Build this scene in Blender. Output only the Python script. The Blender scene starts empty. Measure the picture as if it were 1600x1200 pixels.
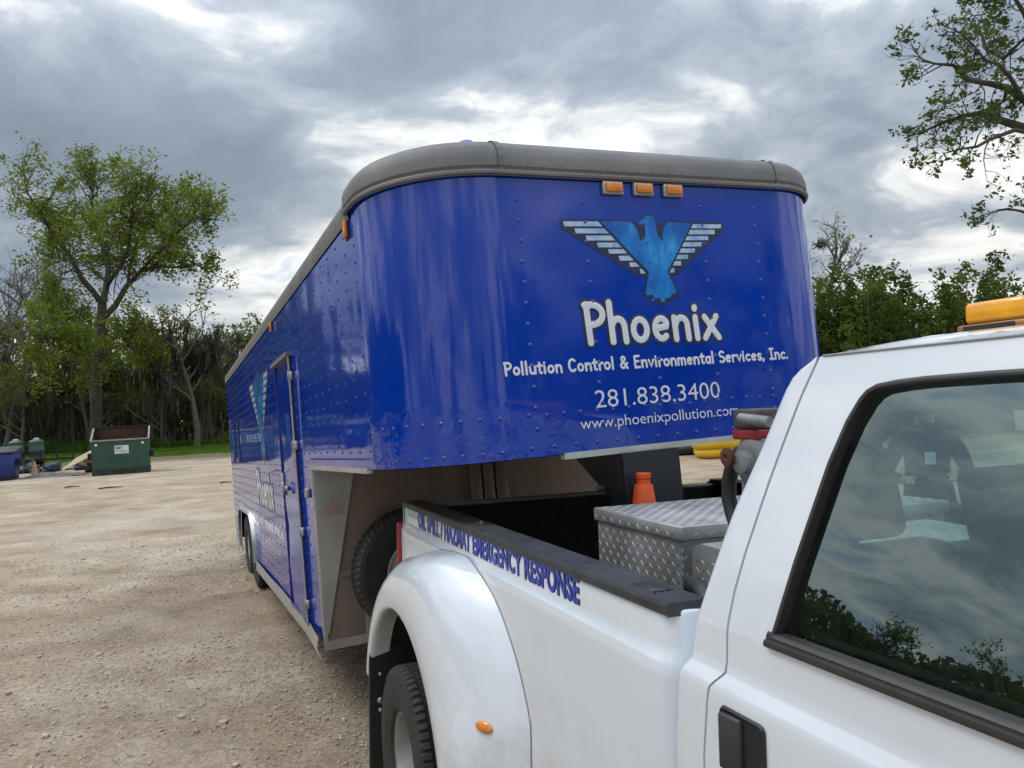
import bpy, bmesh, math, random
import numpy as np
from mathutils import Vector, Matrix
from mathutils.geometry import tessellate_polygon

# ------------------------------------------------------------------ camera
SC = bpy.context.scene
COL = SC.collection
FPX, EYE = 1230.0, 1.9
PITCH, ROLL = math.atan(27 / FPX) + .003, math.radians(3.1) + .001
_r = Vector((1, 0, 0)); _u = Vector((0, -math.sin(PITCH), math.cos(PITCH))); CW = Vector((0, math.cos(PITCH), math.sin(PITCH)))
CX = math.cos(ROLL) * _r - math.sin(ROLL) * _u
CY = math.sin(ROLL) * _r + math.cos(ROLL) * _u
cd = bpy.data.cameras.new('camera'); cam = bpy.data.objects.new('camera', cd); COL.objects.link(cam)
cd.sensor_width = 36.0; cd.lens = FPX / 1600 * 36; cd.clip_start = .05; cd.clip_end = 2000
M = Matrix((CX, CY, -CW)).transposed().to_4x4(); M.translation = Vector((0, 0, EYE)); cam.matrix_world = M
SC.camera = cam
SC.cycles.max_bounces = 6; SC.cycles.diffuse_bounces = 3; SC.cycles.glossy_bounces = 3; SC.cycles.transparent_max_bounces = 10; SC.cycles.caustics_reflective = False; SC.cycles.caustics_refractive = False

# ------------------------------------------------------------------ sky, sun, exposure
SUN_EL, SUN_AZ = math.radians(52), math.radians(-78)      # azimuth from +Y towards +X
SC.view_settings.view_transform = 'Standard'; SC.view_settings.look = 'None'
SC.view_settings.exposure = 0.0; SC.view_settings.gamma = 1.0; SC.view_settings.use_curve_mapping = False
world = bpy.data.worlds.new('World'); SC.world = world; world.use_nodes = True; world.cycles.sampling_method = 'NONE'
nt = world.node_tree; nt.nodes.clear()
def N(t, **k):
    n = nt.nodes.new(t)
    for a, b in k.items(): setattr(n, a, b)
    return n
L = lambda a, b: nt.links.new(a, b)
def Mth(op, a, b=None, c=None, clamp=False):
    n = N('ShaderNodeMath', operation=op); n.use_clamp = clamp
    for i, v in enumerate((a, b, c)):
        if v is None: continue
        if isinstance(v, (int, float)): n.inputs[i].default_value = v
        else: L(v, n.inputs[i])
    return n.outputs[0]
def ramp(fac, pts, inter='LINEAR'):
    n = N('ShaderNodeValToRGB'); n.color_ramp.interpolation = inter
    e = n.color_ramp.elements
    while len(e) < len(pts): e.new(.5)
    for q, (p, c) in zip(e, pts):
        q.position = p; q.color = (*c, 1) if not isinstance(c, (int, float)) else (c, c, c, 1)
    L(fac, n.inputs[0]); return n.outputs[0]
def noise(vec, scale, detail=6, rough=.55, dist=0, lac=2.0, off=None):
    n = N('ShaderNodeTexNoise'); n.inputs['Scale'].default_value = scale; n.inputs['Detail'].default_value = detail
    n.inputs['Roughness'].default_value = rough; n.inputs['Distortion'].default_value = dist; n.inputs['Lacunarity'].default_value = lac
    if off is not None:
        a = N('ShaderNodeVectorMath', operation='ADD'); L(vec, a.inputs[0]); a.inputs[1].default_value = off; vec = a.outputs[0]
    L(vec, n.inputs['Vector']); return n.outputs['Fac']
sky = N('ShaderNodeTexSky', sky_type='NISHITA'); sky.sun_disc = False
sky.sun_elevation = SUN_EL; sky.sun_rotation = SUN_AZ; sky.air_density = 1.0; sky.dust_density = 2.0
tc = N('ShaderNodeTexCoord'); sep = N('ShaderNodeSeparateXYZ'); L(tc.outputs['Generated'], sep.inputs[0])
zc = Mth('MAXIMUM', sep.outputs[2], 0.0); zd = Mth('ADD', zc, .33)
cmb = N('ShaderNodeCombineXYZ'); L(Mth('DIVIDE', sep.outputs[0], zd), cmb.inputs[0]); L(Mth('DIVIDE', sep.outputs[1], zd), cmb.inputs[1])
SKYOFF = (17.9, 36.9, 0)
warp = N('ShaderNodeTexNoise'); warp.inputs['Scale'].default_value = 2.0; warp.inputs['Detail'].default_value = 3; L(cmb.outputs[0], warp.inputs['Vector'])
wv = N('ShaderNodeVectorMath', operation='MULTIPLY_ADD'); L(warp.outputs['Color'], wv.inputs[0]); wv.inputs[1].default_value = (.38, .38, 0); L(cmb.outputs[0], wv.inputs[2])
big = noise(wv.outputs[0], .85, 2, .5, 0, off=SKYOFF)
mid = noise(wv.outputs[0], 2.1, 6, .56, 0, off=(SKYOFF[0] + 11, SKYOFF[1] + 2, 5))
fine = noise(wv.outputs[0], 7.5, 4, .6, 0, off=(SKYOFF[0] + 4, 38.2, 2))
shape = Mth('ADD', Mth('ADD', Mth('MULTIPLY', big, .55), Mth('MULTIPLY', mid, .40)), Mth('MULTIPLY', fine, .10))
# thin cloud lets the light through, thick cloud is grey underneath
cloud = ramp(shape, [(.405, (.36, .50, .70)), (.445, (.56, .66, .77)), (.472, (.93, .93, .91)), (.496, (.70, .725, .74)), (.525, (.41, .46, .525)), (.575, (.27, .322, .39)), (.68, (.19, .232, .295))])
gap = ramp(shape, [(.37, .65), (.43, 0.0)])
skyb = N('ShaderNodeMix', data_type='RGBA', blend_type='MULTIPLY'); skyb.inputs[0].default_value = 1
L(sky.outputs[0], skyb.inputs[6]); skyb.inputs[7].default_value = (.12, .12, .12, 1)
mx = N('ShaderNodeMix', data_type='RGBA'); L(gap, mx.inputs[0]); L(cloud, mx.inputs[6]); L(skyb.outputs[2], mx.inputs[7])
# overcast skies are brighter towards the zenith
cie = Mth('ADD', Mth('MULTIPLY', Mth('MULTIPLY', zc, zc), 2.0), .86)
sc_ = N('ShaderNodeVectorMath', operation='SCALE'); L(mx.outputs[2], sc_.inputs[0]); L(cie, sc_.inputs['Scale'])
bg = N('ShaderNodeBackground'); bg.inputs[1].default_value = 1.2; L(sc_.outputs[0], bg.inputs[0])
wo = N('ShaderNodeOutputWorld'); L(bg.outputs[0], wo.inputs[0])
sd = bpy.data.lights.new('sun', 'SUN'); sd.energy = 0.9; sd.angle = math.radians(18); sd.color = (1, .975, .94)
sun = bpy.data.objects.new('sun', sd); COL.objects.link(sun)
sdir = Vector((math.sin(SUN_AZ) * math.cos(SUN_EL), math.cos(SUN_AZ) * math.cos(SUN_EL), math.sin(SUN_EL)))
sun.rotation_euler = sdir.to_track_quat('Z', 'Y').to_euler(); sun.location = (-20, 0, 30)

# ------------------------------------------------------------------ helpers
rng = np.random.default_rng(7); random.seed(7)
def at(px, py, depth):
    """point seen at a photo position, at a given distance in front of the camera"""
    d = (px - 800) / FPX * CX + (600 - py) / FPX * CY + CW
    return Vector((0, 0, EYE)) + d * (depth / d.y)
class MB:
    def __init__(s): s.v = []; s.f = []; s.m = []
    def add(s, vs, fs, mi=0):
        b = len(s.v); s.v += [tuple(p) for p in vs]; s.f += [tuple(i + b for i in q) for q in fs]; s.m += [mi] * len(fs); return s
    def box(s, lo, hi, mi=0, fn=None):
        x0, y0, z0 = lo; x1, y1, z1 = hi
        vs = [(x0, y0, z0), (x1, y0, z0), (x1, y1, z0), (x0, y1, z0), (x0, y0, z1), (x1, y0, z1), (x1, y1, z1), (x0, y1, z1)]
        if fn: vs = [fn(*p) for p in vs]
        return s.add(vs, [(0, 3, 2, 1), (4, 5, 6, 7), (0, 1, 5, 4), (1, 2, 6, 5), (2, 3, 7, 6), (3, 0, 4, 7)], mi)
    def grid(s, rows, mi=0, closed=False):
        n = len(rows[0]); vs = [p for r in rows for p in r]; fs = []
        for i in range(len(rows) - 1):
            for j in range(n if closed else n - 1):
                k = (j + 1) % n; fs.append((i * n + j, i * n + k, (i + 1) * n + k, (i + 1) * n + j))
        return s.add(vs, fs, mi)
    def tube(s, pts, rad, n=8, mi=0, cap=True):
        pts = [Vector(p) for p in pts]; m = len(pts)
        if isinstance(rad, (int, float)): rad = [rad] * m
        up = None; rows = []
        for i, p in enumerate(pts):
            t = (pts[min(i + 1, m - 1)] - pts[max(i - 1, 0)])
            if t.length < 1e-9: t = Vector((0, 0, 1))
            t.normalize()
            if up is None: up = t.orthogonal().normalized()
            else:
                up = up - t * up.dot(t)
                up = up.normalized() if up.length > 1e-6 else t.orthogonal().normalized()
            w = t.cross(up); rows.append([p + rad[i] * (math.cos(a) * up + math.sin(a) * w) for a in [2 * math.pi * k / n for k in range(n)]])
        b = len(s.v); s.grid(rows, mi, True)
        if cap: s.f += [tuple(b + k for k in range(n))[::-1], tuple(b + (m - 1) * n + k for k in range(n))]; s.m += [mi] * 2
        return s
    def lathe(s, prof, n=32, fn=None, mi=0, close=False):
        """prof of (radius, axial); fn(x, y, axial) -> point"""
        fn = fn or (lambda x, y, z: (x, y, z)); rows = []
        for k in range(n):
            a = 2 * math.pi * k / n; rows.append([fn(r * math.cos(a), r * math.sin(a), h) for r, h in prof])
        rows.append(rows[0]); return s.grid(rows, mi, close)
    def poly(s, pts2, fn, d=0., mi=0, thick=0.):
        """flat polygon, concave allowed; fn(x, y, d) -> point"""
        tri = tessellate_polygon([[Vector((x, y, 0)) for x, y in pts2]]); n = len(pts2)
        ar = sum(pts2[i][0] * pts2[(i + 1) % n][1] - pts2[(i + 1) % n][0] * pts2[i][1] for i in range(n))
        def orient(t):
            A, B, Cc = [pts2[i] for i in t]; c = (B[0] - A[0]) * (Cc[1] - A[1]) - (B[1] - A[1]) * (Cc[0] - A[0]); return t if c > 0 else t[::-1]
        tri = [orient(tuple(t)) for t in tri]
        s.add([fn(x, y, d) for x, y in pts2], tri, mi)
        if thick:
            s.add([fn(x, y, d - thick) for x, y in pts2], [t[::-1] for t in tri], mi)
            e = [(i, (i + 1) % n) for i in range(n)]
            if ar < 0: e = [q[::-1] for q in e]
            s.add([fn(x, y, d) for x, y in pts2] + [fn(x, y, d - thick) for x, y in pts2], [(j, i, i + n, j + n) for i, j in e], mi)
        return s
    def mesh(s, name, mats, smooth=False):
        me = bpy.data.meshes.new(name); me.from_pydata([tuple(p) for p in s.v], [], s.f)
        for m in (mats if isinstance(mats, (list, tuple)) else [mats]): me.materials.append(m)
        if any(s.m): me.polygons.foreach_set('material_index', s.m)
        me.update()
        if smooth: shade(me, smooth)
        return me
def shade(me, ang):
    if ang is True: ang = 35
    bm = bmesh.new(); bm.from_mesh(me); bmesh.ops.remove_doubles(bm, verts=bm.verts, dist=2e-5)
    for f in bm.faces: f.smooth = True
    a = math.radians(ang)
    for e in bm.edges: e.smooth = (len(e.link_faces) != 2) or e.calc_face_angle(0) < a
    bm.to_mesh(me); bm.free()
def obj(name, mb, mat=None, parent=None, smooth=False, loc=None):
    me = mb.mesh(name, mat, smooth) if isinstance(mb, MB) else mb
    o = bpy.data.objects.new(name, me); COL.objects.link(o)
    if parent: o.parent = parent
    if loc is not None: o.location = loc
    return o
def tag(o, label=None, cat=None, group=None, kind=None):
    if label: o['label'] = label
    if cat: o['category'] = cat
    if group: o['group'] = group
    if kind: o['kind'] = kind
    return o
def thing(name, label, cat, loc=(0, 0, 0), rz=0, group=None):
    o = bpy.data.objects.new(name, None); COL.objects.link(o); o.location = loc; o.rotation_euler = (0, 0, rz); o.empty_display_size = .2
    return tag(o, label, cat, group)
def bevel(o, w=.01, seg=2, ang=40):
    me = o.data; bm = bmesh.new(); bm.from_mesh(me); bmesh.ops.remove_doubles(bm, verts=bm.verts, dist=1e-5)
    ed = [e for e in bm.edges if len(e.link_faces) == 2 and e.calc_face_angle(0) > math.radians(ang)]
    bmesh.ops.bevel(bm, geom=ed, offset=w, segments=seg, profile=.5, affect='EDGES', clamp_overlap=True)
    for f in bm.faces: f.smooth = True
    for e in bm.edges: e.smooth = (len(e.link_faces) != 2) or e.calc_face_angle(0) < math.radians(50)
    bm.to_mesh(me); bm.free(); return o

# ------------------------------------------------------------------ materials
class Mat:
    def __init__(s, name):
        s.m = bpy.data.materials.new(name); s.m.use_nodes = True; s.t = s.m.node_tree; s.b = s.t.nodes['Principled BSDF']; s.out = s.t.nodes['Material Output']
        s._tc = None
    def n(s, t, **k):
        n = s.t.nodes.new(t)
        for a, b in k.items(): setattr(n, a, b)
        return n
    def l(s, a, b): s.t.links.new(a, b)
    def set(s, **k):
        for a, v in k.items():
            i = s.b.inputs[a.replace('_', ' ')]
            if hasattr(v, 'is_linked') or hasattr(v, 'links'): s.l(v, i)
            else: i.default_value = (*v, 1) if isinstance(v, tuple) and len(v) == 3 else v
        return s
    def co(s, which='Object'):
        if s._tc is None: s._tc = s.n('ShaderNodeTexCoord')
        return s._tc.outputs[which]
    def noise(s, scale, detail=5, rough=.55, dist=0, vec=None, stretch=None):
        v = vec or s.co()
        if stretch:
            m = s.n('ShaderNodeMapping'); m.inputs['Scale'].default_value = stretch; s.l(v, m.inputs['Vector']); v = m.outputs[0]
        n = s.n('ShaderNodeTexNoise'); n.inputs['Scale'].default_value = scale; n.inputs['Detail'].default_value = detail
        n.inputs['Roughness'].default_value = rough; n.inputs['Distortion'].default_value = dist; s.l(v, n.inputs['Vector']); return n.outputs['Fac']
    def ramp(s, fac, pts):
        n = s.n('ShaderNodeValToRGB'); e = n.color_ramp.elements
        while len(e) < len(pts): e.new(.5)
        for q, (p, c) in zip(e, pts): q.position = p; q.color = (*c, 1) if not isinstance(c, (int, float)) else (c, c, c, 1)
        s.l(fac, n.inputs[0]); return n.outputs[0]
    def mix(s, fac, a, b, mode='MIX'):
        n = s.n('ShaderNodeMix', data_type='RGBA', blend_type=mode)
        for i, v in ((0, fac), (6, a), (7, b)):
            if isinstance(v, (int, float)): n.inputs[i].default_value = v
            elif isinstance(v, tuple): n.inputs[i].default_value = (*v, 1)
            else: s.l(v, n.inputs[i])
        return n.outputs[2]
    def math(s, op, a, b=None, clamp=False):
        n = s.n('ShaderNodeMath', operation=op); n.use_clamp = clamp
        for i, v in enumerate((a, b)):
            if v is None: continue
            if isinstance(v, (int, float)): n.inputs[i].default_value = v
            else: s.l(v, n.inputs[i])
        return n.outputs[0]
    def bump(s, h, strength=.3, dist=.01, prev=None):
        n = s.n('ShaderNodeBump'); n.inputs['Strength'].default_value = strength; n.inputs['Distance'].default_value = dist; s.l(h, n.inputs['Height'])
        if prev is not None: s.l(prev, n.inputs['Normal'])
        s.l(n.outputs[0], s.b.inputs['Normal']); return n.outputs[0]
def plain(name, col, rough=.5, metal=0., var=.12, scale=6., bump=0., bscale=60., coat=0., spec=.5):
    a = Mat(name); c = tuple(col); lo = tuple(x * (1 - var) for x in c); hi = tuple(min(1, x * (1 + var)) for x in c)
    a.set(Base_Color=a.ramp(a.noise(scale, 6), [(.3, lo), (.7, hi)]), Metallic=metal, Roughness=a.ramp(a.noise(scale * 2.3, 5), [(.3, max(.03, rough * .85)), (.7, min(1, rough * 1.15))]))
    a.b.inputs['Specular IOR Level'].default_value = spec
    if coat: a.set(Coat_Weight=coat, Coat_Roughness=.05)
    if bump: a.bump(a.noise(bscale, 6), bump, .004)
    return a.m
# blue vinyl wrap on the trailer: glossy, faintly oil-canned, wrinkled near the lower edge of the nose
def blue_wrap(name, wave, wrinkle):
    a = Mat(name); c = a.ramp(a.noise(1.3, 4), [(.3, (.0002, .030, .31)), (.7, (.0004, .040, .38))])
    dirt = a.ramp(a.noise(3.0, 8, .65, stretch=(1, 1, .35)), [(.56, 0.), (.8, .05)])
    c = a.mix(dirt, c, (.16, .17, .24)); a.set(Base_Color=c, Roughness=a.ramp(a.noise(9, 6), [(.3, .03), (.7, .09)]), Coat_Weight=0.)
    a.b.inputs['Specular IOR Level'].default_value = .7
    nb = a.bump(a.noise(1.0, 2, .4, .3, stretch=(2.0, 1.5, .8)), wave, .05)
    if wrinkle:
        sp = a.n('ShaderNodeSeparateXYZ'); a.l(a.co(), sp.inputs[0])
        mk = a.n('ShaderNodeMapRange'); mk.inputs['From Min'].default_value = 1.74; mk.inputs['From Max'].default_value = 1.44; 
        a.l(a.math('ADD', sp.outputs[2], a.math('MULTIPLY', sp.outputs[0], .22)), mk.inputs['Value'])
        h = a.math('MULTIPLY', a.math('MULTIPLY', a.noise(8.5, 4, .55, 1.8), mk.outputs[0]), a.ramp(a.noise(3.2, 3), [(.38, .12), (.62, 1.)]))
        nb = a.bump(h, 1.0, .022, nb)
    return a.m
BLUE = blue_wrap('blue_wrap_front', .03, True)
BLUES = blue_wrap('blue_wrap_side', .22, False)
def car_white():
    a = Mat('white_paint'); c = a.ramp(a.noise(2.2, 5), [(.3, (.67, .72, .78)), (.7, (.715, .765, .825))])
    dirt = a.ramp(a.noise(5.5, 9, .75), [(.52, 0.), (.78, .16)]); c = a.mix(dirt, c, (.50, .46, .40)); spk = a.ramp(a.noise(85, 2, .5), [(.775, 0.), (.79, .4)]); c = a.mix(spk, c, (.30, .27, .23))
    sp = a.n('ShaderNodeSeparateXYZ'); a.l(a.co(), sp.inputs[0]); lo = a.n('ShaderNodeMapRange'); lo.inputs['From Min'].default_value = 1.12; lo.inputs['From Max'].default_value = .45; a.l(sp.outputs[2], lo.inputs['Value'])
    mud = a.math('MULTIPLY', lo.outputs[0], a.ramp(a.noise(7, 8, .7), [(.38, 0.), (.66, .75)])); c = a.mix(mud, c, (.36, .31, .25))
    a.set(Base_Color=c, Roughness=.35, Coat_Weight=1.0, Coat_Roughness=.025); a.b.inputs['Coat IOR'].default_value = 1.65; a.bump(a.noise(1.1, 2), .035, .03); return a.m
WHITE = car_white()
BLACKP = plain('black_plastic', (.018, .019, .021), .5, var=.25, scale=9, bump=.12, bscale=220)
CAPM = plain('rail_cap_plastic', (.030, .033, .037), .48, var=.35, scale=7, bump=.2, bscale=160)
RUBBER = plain('tyre_rubber', (.020, .020, .020), .7, var=.35, scale=12, bump=.15, bscale=90)
LINER = plain('black_liner', (.010, .010, .011), .8, var=.3, scale=10, bump=.2)
TRIM = plain('window_rubber', (.030, .027, .027), .45, var=.2, scale=14)
STEEL = plain('dull_steel', (.42, .42, .41), .42, .85, .2, 9)
ALU = plain('mill_aluminium', (.55, .55, .53), .42, .8, .14, 4, .1, 40)
ALUF = plain('weathered_aluminium', (.42, .41, .38), .55, .55, .22, 2.6, .12, 30)
CAPG = plain('grey_roof_cap', (.165, .160, .156), .62, .15, .18, 3.5, .12, 60)
DIAM = plain('tread_plate', (.42, .42, .415), .48, .65, .34, 4, .1, 30)
DARKP = plain('black_steel', (.012, .014, .020), .5, var=.3, scale=8, bump=.1)
AMBER = plain('amber_lens', (.62, .20, .02), .18, var=.15, scale=40, coat=.5)
REDL = plain('red_lens', (.30, .008, .015), .15, var=.2, scale=30, coat=.6)
CHROME = plain('chrome', (.75, .75, .75), .15, 1.)
WHITEV = plain('white_vinyl', (.70, .72, .76), .35, var=.05)
WHITEV2 = plain('pale_blue_vinyl', (.62, .66, .74), .35, var=.08)
SHADOWV = plain('dark_outline_vinyl', (.018, .03, .075), .3, var=.2)
TXTBLUE = plain('blue_letter_vinyl', (.008, .045, .42), .3, var=.1)
TXTEDGE = plain('dark_letter_edge', (.008, .010, .035), .35, var=.1)
GREYI = plain('grey_interior', (.095, .105, .105), .8, var=.15, scale=20, bump=.2, bscale=260)
GREYD = plain('dark_interior', (.045, .05, .052), .7, var=.2)
ORANGE = plain('orange_plastic', (.72, .085, .010), .45, var=.12, scale=15)
PUMPG = plain('grey_casting', (.21, .22, .23), .5, .4, .25, 22, .25, 80)
PUMPR = plain('red_enamel', (.24, .015, .015), .4, var=.2, scale=20)
HOSE = plain('black_hose', (.020, .020, .021), .55, var=.3, scale=25)
def wingm():
    a = Mat('pale_blue_print'); c = a.ramp(a.noise(16, 5, .6, .8), [(.35, (.20, .36, .62)), (.6, (.48, .58, .72))]); a.set(Base_Color=c, Roughness=.25); return a.m
WINGM = wingm()
def birdm():
    a = Mat('bird_print'); c = a.ramp(a.noise(6, 5, .55, .25, stretch=(1.6, 1, .8)), [(.34, (.005, .09, .40)), (.52, (.010, .20, .58)), (.66, (.05, .38, .78)), (.76, (.45, .72, .92))]); a.set(Base_Color=c, Roughness=.2, Coat_Weight=.3); return a.m
BIRDM = birdm()
def glass(name, tint, rough=.0, ior=1.62):
    a = Mat(name); fr = a.n('ShaderNodeFresnel'); fr.inputs[0].default_value = ior
    tr = a.n('ShaderNodeBsdfTransparent'); tr.inputs[0].default_value = (*tint, 1)
    gl = a.n('ShaderNodeBsdfGlossy'); gl.inputs['Roughness'].default_value = rough; gl.inputs['Color'].default_value = (.74, .92, .95, 1)
    mx = a.n('ShaderNodeMixShader'); a.l(fr.outputs[0], mx.inputs[0]); a.l(tr.outputs[0], mx.inputs[1]); a.l(gl.outputs[0], mx.inputs[2]); a.l(mx.outputs[0], a.out.inputs[0])
    return a.m
GLASS = glass('tinted_glass', (.52, .68, .66), .0, 2.5)
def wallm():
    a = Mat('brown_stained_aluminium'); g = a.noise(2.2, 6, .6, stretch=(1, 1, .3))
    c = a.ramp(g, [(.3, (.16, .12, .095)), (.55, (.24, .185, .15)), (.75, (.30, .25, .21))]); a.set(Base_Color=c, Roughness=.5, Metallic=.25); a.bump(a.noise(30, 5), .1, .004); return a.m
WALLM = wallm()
def leafm(name, a1, a2, a3, trans=.35, scale=.35):
    a = Mat(name); g = a.n('ShaderNodeNewGeometry')
    c = a.ramp(a.noise(scale, 4, .7, vec=a.co('Object')), [(.32, a1), (.52, a2), (.72, a3)])
    df = a.n('ShaderNodeBsdfDiffuse'); tl = a.n('ShaderNodeBsdfTranslucent'); a.l(c, df.inputs[0]); a.l(c, tl.inputs[0])
    mx = a.n('ShaderNodeMixShader'); mx.inputs[0].default_value = trans; a.l(df.outputs[0], mx.inputs[1]); a.l(tl.outputs[0], mx.inputs[2]); a.l(mx.outputs[0], a.out.inputs[0]); return a.m
LEAF_SPRING = leafm('spring_leaves', (.105, .145, .020), (.175, .225, .034), (.25, .30, .055), .55)
LEAF_DARK = leafm('oak_leaves', (.055, .085, .022), (.095, .14, .04), (.14, .19, .07), .35, 1.2)
LEAF_BAMBOO = leafm('bamboo_leaves', (.045, .075, .014), (.095, .135, .028), (.155, .195, .05), .42, .6)
LEAF_UNDER = leafm('undergrowth_leaves', (.085, .092, .036), (.135, .145, .058), (.19, .205, .08), .42, .25)
MOSS = leafm('hanging_moss', (.050, .048, .042), (.080, .078, .068), (.12, .116, .10), .2, .6)
GRASSM = leafm('grass_blades', (.07, .13, .02), (.11, .19, .03), (.17, .25, .05), .4, .3)
BARK = plain('dark_bark', (.050, .042, .034), .9, var=.35, scale=3, bump=.6, bscale=14)
BARKG = plain('grey_bark', (.125, .115, .102), .9, var=.3, scale=3, bump=.5, bscale=14)

# ------------------------------------------------------------------ ground
def vnoise(x, y, cell, seed):
    g = np.random.default_rng(seed).random((256, 256)); X = x / cell; Y = y / cell
    i = np.floor(X).astype(int); j = np.floor(Y).astype(int); fx = X - i; fy = Y - j; fx = fx * fx * (3 - 2 * fx); fy = fy * fy * (3 - 2 * fy)
    G = lambda a, b: g[a % 256, b % 256]
    return (G(i, j) * (1 - fx) + G(i + 1, j) * fx) * (1 - fy) + (G(i, j + 1) * (1 - fx) + G(i + 1, j + 1) * fx) * fy - .5
def ground_h(x, y):
    r = np.hypot(x + 3, y - 7); fade = np.clip((26 - r) / 14, 0, 1)
    h = .05 * vnoise(x, y, 2.3, 1) + .026 * vnoise(x, y, .7, 2) + .014 * vnoise(x, y, .26, 3) + .010 * vnoise(x, y, .12, 4)
    # shallow tyre tracks running across the yard
    for k, (y0, sl) in enumerate(((8.9, .05), (9.5, .02), (12.6, -.03), (6.2, .10))):
        t = (y - (y0 + sl * x + .5 * vnoise(x, y * 0, 5, 11 + k))) / .13
        h = h - .042 * np.exp(-t * t) + .028 * np.exp(-(np.abs(t) - 1.7) ** 2 * 2.5)
        h = h + np.exp(-t * t) * .014 * np.sign(np.sin(x * 30)) * (vnoise(x, y, 1.5, 30 + k) > -.1)
    far = (.09) * np.exp(-((y - 40.5 - .1 * x - 4) / 1.3) ** 2) * np.clip((-x - 9) / 4, 0, 1) * (.6 + vnoise(x, y, 1.6, 6))
    return (h - .01) * fade + far * np.clip((y - 30) / 5, 0, 1)
def spaced(lo, hi, step, far, n):
    core = np.arange(lo, hi, step); g = np.geomspace(step, far, n)
    return np.concatenate([lo - np.cumsum(g)[::-1], core, hi - step + np.cumsum(g)])
xs = spaced(-11, 5, .065, 60, 46); ys = spaced(2.2, 15, .065, 60, 46)
X, Y = np.meshgrid(xs, ys); Z = ground_h(X, Y)
def np_mesh(name, co, faces, mat, smooth=True):
    me = bpy.data.meshes.new(name); co = np.ascontiguousarray(co, np.float32).reshape(-1, 3); faces = np.asarray(faces, np.int32); k = faces.shape[1]
    me.vertices.add(len(co)); me.vertices.foreach_set('co', co.ravel()); me.loops.add(faces.size); me.loops.foreach_set('vertex_index', faces.ravel())
    me.polygons.add(len(faces)); me.polygons.foreach_set('loop_start', np.arange(len(faces), dtype=np.int32) * k); me.polygons.foreach_set('loop_total', np.full(len(faces), k, np.int32))
    me.polygons.foreach_set('use_smooth', np.full(len(faces), smooth)); me.materials.append(mat); me.update(calc_edges=True); me.validate(); return me
ny, nx = X.shape; idx = np.arange(ny * nx).reshape(ny, nx)
gf = np.stack([idx[:-1, :-1], idx[:-1, 1:], idx[1:, 1:], idx[1:, :-1]], -1).reshape(-1, 4)
def groundm():
    a = Mat('dusty_gravel'); v = a.co()
    big = a.noise(.22, 5, .6, .4); mid = a.noise(1.1, 6, .6); fin = a.noise(26, 6, .7); dsp = a.noise(95, 4, .7)
    streak = a.noise(.8, 6, .6, .3, stretch=(.45, 1.1, 1))
    base = a.ramp(a.math('ADD', a.math('MULTIPLY', streak, .35), a.math('MULTIPLY', mid, .65)), [(.32, (.225, .165, .108)), (.45, (.335, .26, .182)), (.58, (.43, .352, .262)), (.70, (.54, .47, .38))])
    pale = a.ramp(big, [(.50, 0.), (.66, .6)]); base = a.mix(pale, base, (.50, .45, .385))
    dark = a.ramp(a.noise(.45, 7, .65, .5), [(.55, 0.), (.70, .7)]); base = a.mix(dark, base, (.20, .155, .12))
    base = a.mix(1.0, base, a.ramp(fin, [(.3, (.60, .585, .57)), (.5, (1., 1., 1.)), (.72, (1.32, 1.31, 1.30))]), 'MULTIPLY')
    base = a.mix(1.0, base, a.ramp(dsp, [(.3, (.66, .65, .64)), (.7, (1.34, 1.34, 1.34))]), 'MULTIPLY')
    vo = a.n('ShaderNodeTexVoronoi'); vo.inputs['Scale'].default_value = 34; a.l(v, vo.inputs['Vector'])
    sep = a.n('ShaderNodeSeparateColor'); a.l(vo.outputs['Color'], sep.inputs[0])
    pe = a.math('MULTIPLY', a.ramp(sep.outputs[0], [(.70, 0.), (.72, 1.)]), a.ramp(vo.outputs['Distance'], [(.30, 1.), (.42, 0.)]))
    base = a.mix(a.math('MULTIPLY', pe, .55), base, a.ramp(sep.outputs[1], [(0, (.27, .225, .18)), (1, (.66, .61, .54))]))
    # a yard edge where soil, then grass, takes over
    sp = a.n('ShaderNodeSeparateXYZ'); a.l(v, sp.inputs[0])
    edge = a.math('ADD', a.math('SUBTRACT', sp.outputs[1], a.math('MULTIPLY', sp.outputs[0], .1)), a.math('MULTIPLY', a.noise(.35, 5), 5.))
    soil = a.n('ShaderNodeMapRange'); soil.inputs['From Min'].default_value = 41.5; soil.inputs['From Max'].default_value = 45; a.l(edge, soil.inputs['Value'])
    base = a.mix(soil.outputs[0], base, a.ramp(a.noise(1.5, 5), [(.35, (.11, .075, .05)), (.65, (.19, .145, .10))]))
    gr = a.n('ShaderNodeMapRange'); gr.inputs['From Min'].default_value = 46.5; gr.inputs['From Max'].default_value = 48; a.l(edge, gr.inputs['Value'])
    base = a.mix(gr.outputs[0], base, a.ramp(a.noise(1.2, 6), [(.35, (.085, .13, .025)), (.65, (.16, .22, .05))]))
    a.set(Base_Color=base, Roughness=.95); a.b.inputs['Specular IOR Level'].default_value = .15
    h = a.math('ADD', a.math('ADD', fin, a.math('MULTIPLY', dsp, .4)), a.math('MULTIPLY', pe, .5)); a.bump(h, 1.0, .018); return a.m
GROUNDM = groundm()
tag(obj('ground', np_mesh('ground', np.stack([X, Y, Z], -1), gf, GROUNDM)), kind='structure')
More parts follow.
